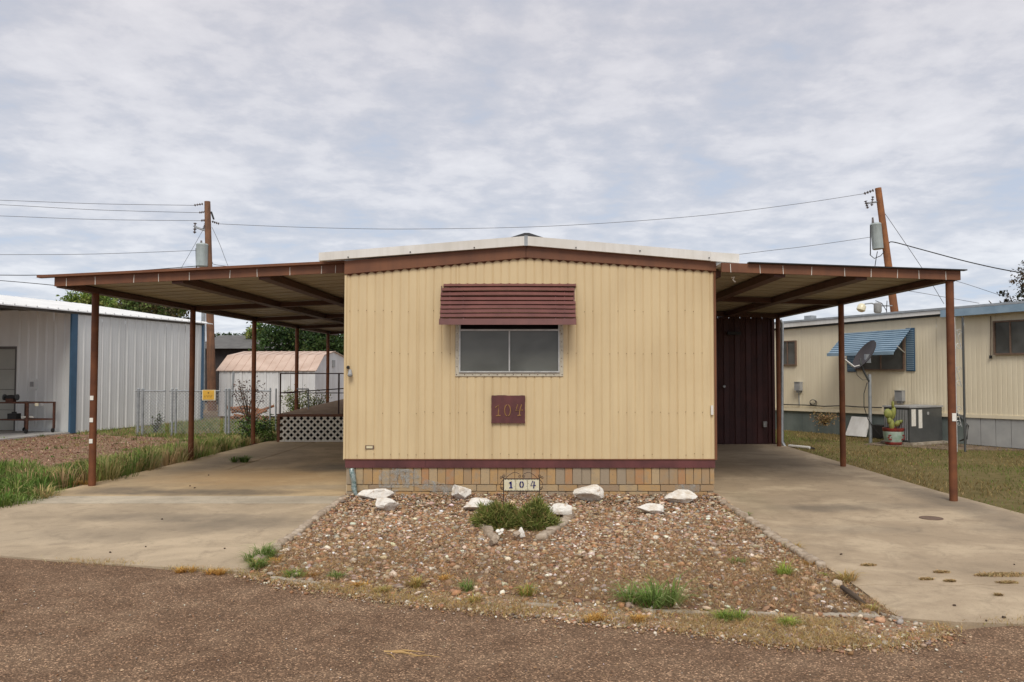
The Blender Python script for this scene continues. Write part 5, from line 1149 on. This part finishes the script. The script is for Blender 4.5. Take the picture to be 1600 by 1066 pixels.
cu = empty('concrete_curb', G(900, 940), 'broken concrete curb sunk along the front of the gravel bed', 'curb')
for (xa_, ya_, xb_, yb_) in ((424, 903, 500, 913), (820, 944, 872, 948), (1005, 955, 1108, 959), (1160, 958, 1215, 961), (1272, 961, 1372, 962), (1376, 960, 1408, 968)):
    a_, b_ = G(xa_, ya_), G(xb_, yb_); k = 8; mb = MB(); 
    for i in range(k):
        p0, p1 = a_.lerp(b_, i/k), a_.lerp(b_, (i+1)/k); r0, r1 = random.uniform(-.008, .008), random.uniform(-.008, .008)
        mb.hexa([(p0.x, p0.y-.03+r0, -.04), (p1.x, p1.y-.03+r0, -.04), (p1.x, p1.y+.03, -.04), (p0.x, p0.y+.03, -.04), (p0.x, p0.y-.022+r0, .006+r1*.5), (p1.x, p1.y-.022+r0, .006+r1*.5), (p1.x, p1.y+.02+r1, .010), (p0.x, p0.y+.02+r1, .010)])
    mb.build('curb_piece', curbm, cu)
lg = MB().tube([G(1316, 918, .03), G(1330, 928, .035), G(1352, 944, .02)], [.016, .02, .010], 8).build('fallen_branch', bark); tag(lg, 'short dark branch lying at the right front corner of the gravel', 'branch')
rock(1311, 914, 16, 11, 'small pale flat stone beside the fallen branch', edgest, 44, 'edging_rock', .0); 
# manhole cover
mh = G(1455, 810); mo = MB().lathe(mh+Vector((0, 0, .001)), [(.112, 0), (.112, .004), (.103, .004), (.102, .002), (.09, .002)], 28).build('manhole_cover', manh); tag(mo, 'small round rusted cover set in the right driveway', 'manhole cover')
# ================================================================== GARDEN NUMBER STAND
gy = 8.28
ns = empty('number_stand', P(814, 806, gy), 'black wrought iron garden stand holding three tiles reading 104', 'sign')
for px in (787, 842.5): X = P(px, 770, gy).x; MB().tube([(X, gy, 0), (X, gy, P(0, 746, gy).z)], .006, 8).build('stake', iron, ns)
a_, b_ = P(787.5, 749, gy), P(842.5, 766.5, gy); w3 = (b_.x-a_.x)/3
frame4(a_.x-.008, b_.x+.008, b_.z-.008, a_.z+.008, .008, gy-.008, gy+.006).build('frame', iron, ns)
for i in range(3): MB().box(a_.x+w3*i+.0015, a_.x+w3*(i+1)-.0015, gy-.006, gy+.004, b_.z, a_.z).build('tile', tilem, ns)
for i in (1, 2): MB().box(a_.x+w3*i-.0012, a_.x+w3*i+.0012, gy-.009, gy+.004, b_.z, a_.z).build('tile_bar', iron, ns)
mb = MB()
for i in range(12):
    for zz_ in (a_.z-.004, b_.z+.004): mb.lathe((a_.x+(b_.x-a_.x)*(i+.5)/12, gy-.006, zz_), [(.0035, 0), (.002, .002)], 6, Vector((0, -1, 0)))
for i in (1, 2):
    for k in range(4): mb.lathe((a_.x+w3*i+(-.008 if k % 2 else .008), gy-.006, b_.z+(a_.z-b_.z)*(k+.5)/4), [(.003, 0), (.002, .002)], 6, Vector((0, -1, 0)))
tag(mb.build('tile_ornament', iron, ns), kind='stuff')
yn = gy-.009
def ribbon(lines, r, name='numeral'):
    mb = MB()
    for ln in lines: mb.tube([P(px, py, yn) for px, py in ln], r, 6)
    return mb.build(name, inkblue, ns)
ribbon([[(796, 755), (798.3, 752.5), (798.5, 762)]], .0085); ribbon([[(795.6, 762.3), (801, 762.3)]], .005, 'numeral')
ribbon([[(815+2.6*math.cos(k*math.pi/8), 757.2+4.6*math.sin(k*math.pi/8)) for k in range(17)]], .0065)
ribbon([[(832.6, 751.5), (829.2, 759), (837.2, 758.6)]], .0045); ribbon([[(834.8, 752.5), (834.0, 763)]], .0062)
def spiral(c, r, turns, a0, dirn_, n_=26):
    return [c+Vector((r*(1-k/n_*.85)*math.cos(a0+dirn_*k/n_*turns*6.283), 0, r*(1-k/n_*.85)*math.sin(a0+dirn_*k/n_*turns*6.283))) for k in range(n_)]
mb = MB(); cx_ = (a_.x+b_.x)/2; zt2 = a_.z+.008
for s in (-1, 1):
    mb.tube([Vector((cx_+s*(.165-.165*k/14), gy, zt2+.002+.062*math.sin(min(1, k/9)*1.57)*(1 if k < 10 else 1-(k-9)*.10))) for k in range(13)], .0028, 5)
    mb.tube(spiral(Vector((cx_+s*.022, gy, zt2+.022)), .017, 1.5, 1.5, s), .0025, 5)
    ex = cx_+s*(b_.x-a_.x)/2
    mb.tube(spiral(Vector((ex+s*.0, gy, zt2+.024)), .018, 1.4, -1.57, s), .003, 5)
    mb.tube(spiral(Vector((ex+s*.03, gy, zt2+.006)), .016, 1.4, 3.14 if s > 0 else 0, -s), .003, 5)
    mb.tube([Vector((ex+s*(.004+.034*math.sin(k/10*3.14)), gy, zt2-.01-.115*k/10)) for k in range(11)], .003, 5)
    mb.tube(spiral(Vector((ex+s*.022, gy, b_.z+.018)), .018, 1.3, 0 if s > 0 else 3.14, s), .003, 5)
    mb.tube([Vector((cx_+s*(.17-.16*k/12), gy, b_.z-.01-.035*math.sin(k/12*2.6))) for k in range(13)], .0022, 5)
    mb.tube(spiral(Vector((cx_+s*.02, gy, b_.z-.028)), .014, 1.3, 1.57, s), .0025, 5)
mb.build('scrollwork', iron, ns)
# ================================================================== VEGETATION
def tuft(px, py, n, r, h, pal, label, name='grass_tuft', lean=1.0, w=.005, z=.0, cat='grass tuft', sq=.6, wts=None, jit=.18):
    q = G(px, py, z); nc = 5; a = rng.uniform(0, 6.283, nc); rr_ = r*np.sqrt(rng.random(nc))*.75; nb_ = n//nc
    cx_, cy_ = q.x+np.cos(a)*rr_, q.y+np.sin(a)*rr_*sq; k = np.repeat(np.arange(nc), nb_); m_ = len(k)
    aa = rng.uniform(0, 6.283, m_); f = rng.random(m_)**.8; hh = (h*rng.uniform(.6, 1.1, nc))[k]*rng.uniform(.4, 1.1, m_)
    x = cx_[k]+np.cos(aa)*f*r*.25; y = cy_[k]+np.sin(aa)*f*r*.25; dx, dy = np.cos(aa)*hh*lean*f*1.3, np.sin(aa)*hh*lean*f*1.3
    ww = w*rng.uniform(.5, 1.4, m_); ux, uy = -np.sin(aa)*ww/2, np.cos(aa)*ww/2
    V = np.zeros((m_, 5, 3)); z0 = np.full(m_, z-.008)
    V[:, 0] = np.c_[x-ux, y-uy, z0]; V[:, 1] = np.c_[x+ux, y+uy, z0]
    V[:, 2] = np.c_[x-ux*.8+dx*.45, y-uy*.8+dy*.45, z0+hh*.7]; V[:, 3] = np.c_[x+ux*.8+dx*.45, y+uy*.8+dy*.45, z0+hh*.7]
    V[:, 4] = np.c_[x+dx*1.3, y+dy*1.3, z0+hh*rng.uniform(.5, 1, m_)]
    b = (np.arange(m_)*5)[:, None]; F = np.concatenate([b+[0,1,3], b+[0,3,2], b+[2,3,4]], 0)
    C = np.repeat(pick(pal, m_, jit, wts)[:, None], 5, 1)
    return tag(np_obj(name, V.reshape(-1, 3), F, C.reshape(-1, 3), grassm), label, cat)
GN = [(.16, .25, .05), (.22, .33, .08), (.12, .19, .04), (.30, .34, .13)]
GY = [(.48, .34, .12), (.56, .38, .13), (.40, .27, .09), (.40, .38, .12)]
STR = [(.48, .36, .19), (.55, .43, .26), (.36, .25, .13), (.42, .27, .12)]
GYG = [(.28, .36, .06), (.38, .44, .09), (.22, .29, .06)]
for px, py in ((775, 827), (836, 827)):
    q = G(px, py, 0); n = 6000
    d_ = rng.normal(size=(n, 3)); d_[:, 2] = abs(d_[:, 2])*.9; d_ /= np.linalg.norm(d_, axis=1)[:, None]
    lump = 1+.6*np.array([mnoise.noise(Vector(v)*2.6+Vector((px, 0, 0))) for v in d_.tolist()]); R0 = np.array([.23, .20, .20])
    p0 = d_*R0*(lump*rng.uniform(.55, .98, n))[:, None]+np.array([q.x, q.y+.12, .0]); ln_ = rng.uniform(.03, .075, n)[:, None]
    dr_ = d_+rng.normal(0, .55, (n, 3)); dr_[:, 2] += .25; dr_ /= np.linalg.norm(dr_, axis=1)[:, None]
    sd2 = np.cross(dr_, rng.normal(size=(n, 3))); sd2 /= np.linalg.norm(sd2, axis=1)[:, None]; sd2 *= rng.uniform(.003, .006, n)[:, None]
    V = np.stack([p0-sd2, p0+sd2, p0+dr_*ln_+sd2*.3, p0+dr_*ln_-sd2*.3], 1)
    C = np.repeat(pick([(.16, .20, .045), (.25, .28, .075), (.36, .35, .12), (.10, .12, .03), (.40, .28, .12)], n, .2, [.32, .28, .18, .12, .1]), 4, 0)
    o = np_obj('low_shrub', V.reshape(-1, 3), (np.arange(n)*4)[:, None]+[0, 1, 2, 3], C, grassm); tag(o, 'green low mound of foliage, left one in the stone bordered planting' if px < 800 else 'green low mound of foliage, right one in the stone bordered planting', 'shrub')
fl = empty('white_flowers', G(785, 843), 'small bunch of white blossoms at the front of the planting', 'flowers')
for i in range(7):
    q = P(781+random.uniform(-5, 6), 832+random.uniform(-4, 3), G(785, 843).y); 
    MB().tube([q+Vector((0, .02, -.06)), q], .002, 4).build('stem', leafm if False else cactusm, fl); MB().lathe(q, [(.004, 0), (.014, .006), (.016, .010), (.006, .012)], 8, Vector((random.uniform(-.5, .5), -.8, .6)).normalized()).build('blossom', tagm, fl)
rock(806, 837, 13, 11, 'small pale pebble in front of the two shrubs, left of its pointed twin', edgest, 61, 'pale_pebble'); rock(814, 834, 11, 16, 'small pointed pale stone in front of the two shrubs', rockm, 63, 'pale_pebble')
rock(770, 846, 15, 17, 'square pinkish brick chunk at the front left of the planting', edgest, 65, 'brick_chunk')
tuft(1005, 944, 420, .24, .22, GN, 'largest green grass tuft at the front of the gravel', lean=1.3, w=.006)
tuft(1138, 968, 420, .13, .07, GYG+GN[:2], 'bright green low tuft before the curb, right of centre')
tuft(1232, 975, 320, .13, .05, GYG, 'yellowish green low tuft right of the bright green one')
tuft(826, 930, 160, .07, .12, GYG+GY, 'thin yellow green tuft in front of the planting')
tuft(645, 916, 240, .09, .08, GY, 'straw yellow tuft left of centre at the bed front')
tuft(595, 925, 200, .06, .06, GY, 'small orange straw tuft near the road left of centre')
tuft(523, 904, 160, .07, .08, GN, 'small green weed between two straw tufts at left')
tuft(484, 901, 160, .06, .05, [(.5, .27, .08), (.42, .22, .07)], 'little orange tuft beside the left curb piece')
tuft(455, 901, 260, .12, .07, GN+GYG, 'green weed patch behind the left curb piece')
tuft(410, 875, 600, .16, .14, GN, 'leafy green weed at the left front corner of the bed', lean=1.0)
tuft(398, 888, 300, .12, .10, GN+GY[:1], 'green weed spilling on the left driveway edge', lean=1.0)
tuft(730, 940, 240, .10, .05, GY, 'flat straw coloured tuft below the planting')
tuft(733, 922, 120, .07, .09, GN, 'small grey green weed below the planting')
tuft(1160, 805, 260, .11, .05, GN, 'green creeping weed in the right driveway edge')
tuft(1130, 800, 120, .05, .04, GN, 'tiny green weed by the first edging stones')
tuft(1236, 857, 280, .10, .06, GY, 'straw tuft beside the right edging stones')
tuft(1318, 908, 320, .10, .09, GY+STR[:1], 'straw tuft growing by the pale stone at right')
tuft(1358, 953, 200, .06, .06, GY, 'small straw tuft at the right end of the curb')
tuft(1222, 900, 220, .07, .12, GYG, 'yellow green upright weed in the right gravel')
tuft(1120, 843, 240, .12, .03, GY, 'flat yellow moss tuft in the right gravel')
tuft(1155, 880, 120, .07, .06, GN, 'faint green weed in the middle of the right gravel')
tuft(1290, 899, 120, .05, .04, GYG, 'little lime tuft in the edging gap')
GOLD = [(.62, .36, .09), (.70, .44, .14), (.50, .28, .08)]
for px, py, lb in ((700, 905, 'little golden tuft among the gravel below the left stone border'), (928, 968, 'golden straw patch on the verge left of the big green tuft'), (1000, 968, 'golden straw patch on the verge under the big green tuft'), (340, 896, 'golden tuft at the road edge of the left apron'), (288, 892, 'small golden tuft at the road edge, left of a larger one'), (1262, 882, 'golden tuft against the stones of the right edging'), (560, 915, 'golden tuft at the bed front, left part'), (432, 880, 'golden tuft by the upper left corner curb')): tuft(px, py, 220, .09, .05, GOLD, lb)
tuft(374, 722, 420, .15, .13, GN, 'green weed growing from the joint of the left driveway', lean=1.2, w=.012)
# straw litter on the verge
x, y = sample(VERGE, 30000); k = rng.random(len(x)) < (.5+1.1*vn(x, y, 1.7)+.5*vn(x, y, 5, 3)); x, y = x[k]+rng.normal(0, .05, k.sum()), y[k]-np.abs(rng.normal(0, .06, k.sum()))
V, F, C = blades(x, y, np.full(len(x), -.006), rng.uniform(.012, .045, len(x)), rng.uniform(.002, .004, len(x)), 2.4, pick(STR+GY[:2], len(x), .2), .8)
o = np_obj('straw_litter', V, F, C, grassm); tag(o, 'dry straw litter along the strip between gravel and road', 'dry grass', kind='stuff')
x, y = sample([(p[0], p[1]) for p in BED], 90000); k = rng.random(len(x)) < (.18+.75*np.clip((7.6-y)/2.2, 0, 1)+.6*vn(x, y, 1.1, 5)); x, y = x[k], y[k]
V, F, C = blades(x, y, np.full(len(x), .006), rng.uniform(.01, .045, len(x)), rng.uniform(.002, .0042, len(x)), 3.0, pick([(.42, .29, .15), (.52, .38, .22), (.32, .21, .11), (.42, .25, .10)], len(x), .2), .9)
o = np_obj('dead_stems', V, F, C, grassm); tag(o, 'dead thin stems strewn over the gravel', 'dry grass', kind='stuff')
# road edge grass: line of straw
ex, ey = [], []
RE = [(p.x, p.y) for p in ROAD[1:]]
for (x0, y0), (x1, y1) in zip(RE, RE[1:]):
    n_ = int(900*math.hypot(x1-x0, y1-y0)); t_ = rng.random(n_); ex.append(x0+(x1-x0)*t_+rng.normal(0, .02, n_)); ey.append(y0+(y1-y0)*t_+rng.normal(.03, .045, n_))
x, y = np.concatenate(ex), np.concatenate(ey); k = vn(x, y, 1.6, 9) > -.02+rng.normal(0, .12, len(x)); x, y = x[k], y[k]
V, F, C = blades(x, y, np.full(len(x), -.008), rng.uniform(.012, .04, len(x)), rng.uniform(.002, .004, len(x)), 1.6, pick(GY+STR, len(x), .2), .6)
o = np_obj('road_edge_grass', V, F, C, grassm); tag(o, 'short golden dry grass fringing the road edge', 'dry grass', kind='stuff')
# left weeds
def fountain(name, cx_, cy_, z, hts, spread, nb_, cols, w0, lean=.9):
    n = len(cx_)*nb_; k = np.repeat(np.arange(len(cx_)), nb_); a = rng.uniform(0, 6.283, n); rr_ = rng.random(n)**.7
    x = cx_[k]+np.cos(a)*rr_*spread*.45; y = cy_[k]+np.sin(a)*rr_*spread*.45
    h = hts[k]*rng.uniform(.45, 1.1, n)*(1-.3*rr_); dx, dy = np.cos(a)*h*lean*rr_, np.sin(a)*h*lean*rr_
    w = w0*rng.uniform(.6, 1.5, n); ux, uy = -np.sin(a)*w/2, np.cos(a)*w/2
    V = np.zeros((n, 5, 3)); zz_ = np.full(n, z)
    V[:, 0] = np.c_[x-ux, y-uy, zz_]; V[:, 1] = np.c_[x+ux, y+uy, zz_]
    V[:, 2] = np.c_[x-ux*.9+dx*.4, y-uy*.9+dy*.4, zz_+h*.65]; V[:, 3] = np.c_[x+ux*.9+dx*.4, y+uy*.9+dy*.4, zz_+h*.65]
    V[:, 4] = np.c_[x+dx*1.2, y+dy*1.2, zz_+h*rng.uniform(.6, 1.0, n)]
    b = (np.arange(n)*5)[:, None]; F = np.concatenate([b+[0,1,3], b+[0,3,2], b+[2,3,4]], 0)
    C = np.repeat((cols[k]*(1+rng.normal(0, .16, (n, 1))))[:, None], 5, 1)
    return V.reshape(-1, 3), F, np.clip(C.reshape(-1, 3), .005, 1)
WEED = [(-5.78, 10.7), (-5.75, 17.5), (-5.4, 18.3), (-5.4, 23), (-9, 24.5), (-10.3, 22), (-11.0, 19.2), (-8.4, 15.2), (-8.0, 12.5), (-7.3, 10.6), (-6.6, 10.2)]
PALW = [(.12, .20, .035), (.18, .28, .06), (.09, .13, .03), (.26, .32, .09), (.42, .34, .15), (.50, .37, .19), (.32, .25, .11)]
def weedfield(name, poly, n, hf, label, nb_=46, wts=(.13, .17, .10, .17, .18, .14, .11), spread=.34, w0=.009):
    x, y = sample(poly, n); h = hf(x, y); k = h > .03; x, y, h = x[k], y[k], h[k]
    V, F, C = fountain(name, x, y, -.05, h, spread, nb_, pick(PALW, len(x), .12, wts), w0)
    return tag(np_obj(name, V, F, C, grassm), label, 'weeds', kind='stuff')
def hf1(x, y):
    near_ = np.clip(1-(np.abs(x+5.85)-.15)/1.9, 0, 1)
    return (.05+.40*near_*np.clip((18.2-y)/3.5, .4, 1))*rng.uniform(.5, 1.15, len(x))*(rng.random(len(x)) < .35+.75*near_+1.2*vn(x, y, 1.1))
weedfield('tall_weeds', WEED, 1500, hf1, 'tall green and straw weeds growing along the left driveway edge')
W2 = [g2(-120, 800), g2(0, 793), g2(85, 776), g2(88, 762), g2(70, 735), g2(30, 728), g2(-120, 740)]
weedfield('near_left_weeds', W2, 420, lambda x, y: .26*rng.uniform(.4, 1.1, len(x))*(rng.random(len(x)) < .7+.8*vn(x, y, 1.2)), 'bushy green weeds at the left frame edge beside the apron', wts=(.28, .26, .16, .16, .06, .04, .04), nb_=60)
YARD = [(-9.2, 11), (-7.5, 11), (-8.2, 15.2), (-11, 19.2), (-10, 24), (-5.4, 24), (-5.4, 19), (-6, 17), (-14, 40), (-30, 40), (-12, 26)]
x, y = sample([(-5.6, 17), (-11, 19.2), (-10.2, 25), (-5.0, 25.8)], 22000); k = rng.random(len(x)) < .6+.8*vn(x, y, .9, 4); x, y = x[k], y[k]
V, F, C = blades(x, y, np.full(len(x), -.05), rng.uniform(.05, .14, len(x)), rng.uniform(.008, .016, len(x)), 1.2, pick(PALW, len(x), .2, (.2, .2, .14, .12, .14, .1, .1)), .5)
tag(np_obj('yard_grass', V, F, C, grassm), 'rough short grass in the fenced left yard', 'grass', kind='stuff')
for px, py, lb in ((100, 748, 'golden dry clump left of the first carport post'), (130, 757, 'small orange clump at the foot of the first carport post'), (20, 775, 'orange dry clump in the weeds by the left edge')):
    tuft(px, py, 500, .22, .07, [(.5, .30, .08), (.42, .27, .09)], lb, w=.008)
# leaf litter
x, y = sample(MULCH[:5]+[(-12, 17.2), (-16, 14), (-12, 10.3)], 15000)
V, F, C = blades(x, y, np.full(len(x), -.035), rng.uniform(.01, .04, len(x)), rng.uniform(.012, .03, len(x)), 2.4, pick([(.45, .28, .2), (.32, .17, .11), (.52, .38, .28), (.2, .11, .07), (.34, .3, .14)], len(x), .2), .9)
o = np_obj('leaf_litter', V, F, C, grassm); tag(o, 'reddish brown leaf litter spread before the grey building', 'leaf litter', kind='stuff')
weedfield('litter_weeds', MULCH[:5]+[(-12, 17.2), (-16, 14), (-12, 10.3)], 260, lambda x, y: .13*rng.uniform(.4, 1.1, len(x))*(rng.random(len(x)) < .35+1.2*vn(x, y, .8, 2)), 'scattered low weeds dotted over the leaf litter before the grey building', nb_=30, wts=(.2, .25, .1, .2, .1, .1, .05), spread=.3)
# dead stalk plant and bush beside fence
def leafplant(px, py, Y, h, r, n, pal, stems, label, leaf, cat='plant', name='weed_plant', topheavy=False):
    q = P(px, py, Y); o = empty(name, q, label, cat); mb = MB()
    tips = []
    for i in range(stems):
        a_ = random.uniform(0, 6.28); t_ = q+Vector((math.cos(a_)*r*random.random(), math.sin(a_)*r*.6, h*random.uniform(.6, 1))); tips.append(t_)
        mb.tube([q, q.lerp(t_, .5)+Vector((random.uniform(-.05, .05), 0, .05)), t_], [.012, .008, .004], 5)
    mb.build('stems', bark, o)
    T = np.array([t_[:] for t_ in tips]); k = rng.integers(0, stems, n); f = rng.uniform(.75 if topheavy else .2, 1.05, n)[:, None]
    p_ = np.array(q[:])+(T[k]-np.array(q[:]))*f+rng.normal(0, r*.16, (n, 3))
    t1 = rng.normal(size=(n, 3)); t1 /= np.linalg.norm(t1, axis=1)[:, None]; t2 = np.cross(t1, rng.normal(size=(n, 3))); t2 /= np.linalg.norm(t2, axis=1)[:, None]
    V = np.stack([p_-t1*leaf, p_+t2*leaf*.5, p_+t1*leaf, p_-t2*leaf*.5], 1)
    np_obj('foliage', V.reshape(-1, 3), (np.arange(n)*4)[:, None]+[0, 1, 2, 3], np.repeat(pick(pal, n, .2), 4, 0), leafm, o); return o
leafplant(388, 662, 17.6, .95, .45, 260, [(.08, .04, .03), (.12, .07, .05)], 12, 'dead stalked plant with dark seed heads by the third carport post', .028, topheavy=True)
leafplant(400, 690, 17.2, .5, .5, 1600, GR2+GN[:2], 16, 'dark bushy weed left of the lattice', .03)
leafplant(415, 696, 17.0, .28, .35, 800, GN, 12, 'low green weed at the left foot of the lattice', .025)
leafplant(468, 655, 20.6, .75, .55, 900, [(.14, .19, .06), (.2, .24, .08), (.3, .3, .1)], 16, 'leafy green plant seen beside the fourth carport post behind the deck', .03)
leafplant(490, 655, 20.9, .7, .5, 800, [(.14, .19, .06), (.22, .26, .08), (.32, .3, .12)], 14, 'leafy green plant right of the fourth carport post behind the deck', .03)
leafplant(243, 678, 19.3, .6, .2, 120, [(.08, .10, .03)], 5, 'thin weed stalk against the chain link fence near its corner post', .03)
leafplant(1288, 664, 16.9, .25, .3, 500, [(.35, .22, .10), (.28, .2, .08)], 18, 'dry orange bush against the neighbouring skirting', .022)
# lawn
LW = [(5.02, 6.0), (5.0, 16.2), (5.0, 24), (8, 22), (11, 15), (12, 8)]
x, y = sample(LW, 60000); k = rng.random(len(x)) < np.clip(.55+.9*vn(x, y, .7, 2), .08, 1); x, y = x[k], y[k]
gm = vn(x, y, .5, 11)+rng.normal(0, .15, len(x)); cg = pick([(.15, .20, .045), (.20, .25, .055), (.12, .15, .035)], len(x), .2); cy = pick([(.30, .22, .09), (.38, .28, .13), (.22, .16, .06)], len(x), .2)
V, F, C = blades(x, y, np.full(len(x), -.03), rng.uniform(.02, .06, len(x)), rng.uniform(.005, .011, len(x)), 1.3, np.where((gm > -.02)[:, None], cy, cg), .6)
o = np_obj('lawn_grass', V, F, C, grassm); tag(o, 'short patchy green and brown lawn right of the driveway', 'lawn', kind='stuff')
# small things lying on the driveways and road
def clump(px, py, w, pal, label, n=260, h=.02):
    q = G(px, py); nn_ = n; x = q.x+np.clip(rng.normal(0, w/2.6, nn_), -w*.8, w*.8); y = q.y+np.clip(rng.normal(0, w/7, nn_), -w/4, w/4)
    V, F, C = blades(x, y, np.full(nn_, .002), np.full(nn_, h)*rng.uniform(.4, 1, nn_), np.full(nn_, .008), 2.0, pick(pal, nn_, .2), .8); o = np_obj('moss_clump', V, F, C, grassm); tag(o, label, 'moss clump', 'moss clumps on the right driveway')
MS = [(.46, .33, .16), (.52, .38, .19), (.38, .27, .13)]
for px, py, w_, lb in ((1357, 884, .07, 'brown moss clump nearest the edging stones on the right driveway'), (1447, 906, .06, 'brown moss clump just above the crack, left'), (1484, 909, .05, 'yellowish moss clump on the crack'), (1535, 900, .07, 'brown moss clump left of the long one at the right edge'), (1572, 899, .20, 'long straw coloured moss heap at the right edge'), (1572, 911, .09, 'brown moss clump under the long one'), (1471, 895, .07, 'thin flat moss streak above the crack'), (1560, 931, .03, 'tiny moss ball below the crack')):
    clump(px, py, w_, MS, lb, 700 if w_ > .15 else 260)
bits = [(172, 864), (228, 855), (253, 812), (326, 743), (297, 760), (304, 763), (351, 858), (1585, 883), (1491, 947), (1568, 966), (1541, 971), (1314, 867)]
CLB = ['dark clod near the road edge of the left apron', 'dark clod just right of the one near the apron road edge', 'dark clod in the middle of the left apron', 'dark clod on the ochre slab below the green weed', 'left clod of the close pair on the ochre slab', 'right clod of the close pair on the ochre slab', 'dark clod on the left apron toward the gravel bed', 'dark clod above the long moss heap at right', 'dark clod on the right driveway below the crack', 'larger dark clod at the front edge of the right driveway', 'dark clod at the front right driveway corner, left of a larger one', 'dark clod on the right driveway beside the straw tuft']
for i, (px, py) in enumerate(bits):
    q = G(px, py); bm = bmesh.new(); bmesh.ops.create_icosphere(bm, subdivisions=2, radius=random.uniform(.006, .012))
    for v in bm.verts: v.co *= 1+.5*mnoise.noise(v.co*90+Vector((i, 0, 0))); v.co.z *= .7
    me = bpy.data.meshes.new('clod'); bm.to_mesh(me); bm.free(); me.materials.append(bark); o = bpy.data.objects.new('clod', me); COL.objects.link(o); o.location = q+Vector((0, 0, .006)); tag(o, CLB[i], 'clod', 'small dark clods on the driveways')
fr = empty('fallen_twig', G(630, 1022), 'straw coloured fallen twig lying on the road', 'twig')
for (a_, b_, r_) in (((600, 1019), (664, 1019), .004), ((600, 1018), (660, 1026), .005), ((604, 1021), (618, 1030), .003), ((612, 1020), (642, 1023), .006), ((640, 1026), (688, 1027), .0025)):
    pa, pb = G(*a_, -.012), G(*b_, -.01); MB().tube([pa, pa.lerp(pb, .5)+Vector((0, .004, .008)), pb], [r_, r_*1.2, r_*.4], 6).build('twig_piece', mat('straw%d' % a_[0], (.5, .33, .14), (.4, .25, .1), 9, .8) if 'straw600' not in MATS else MATS['straw600'], fr)
print('OBJECTS', len(bpy.data.objects), 'TRIS', sum(len(m_.polygons) for m_ in bpy.data.meshes))
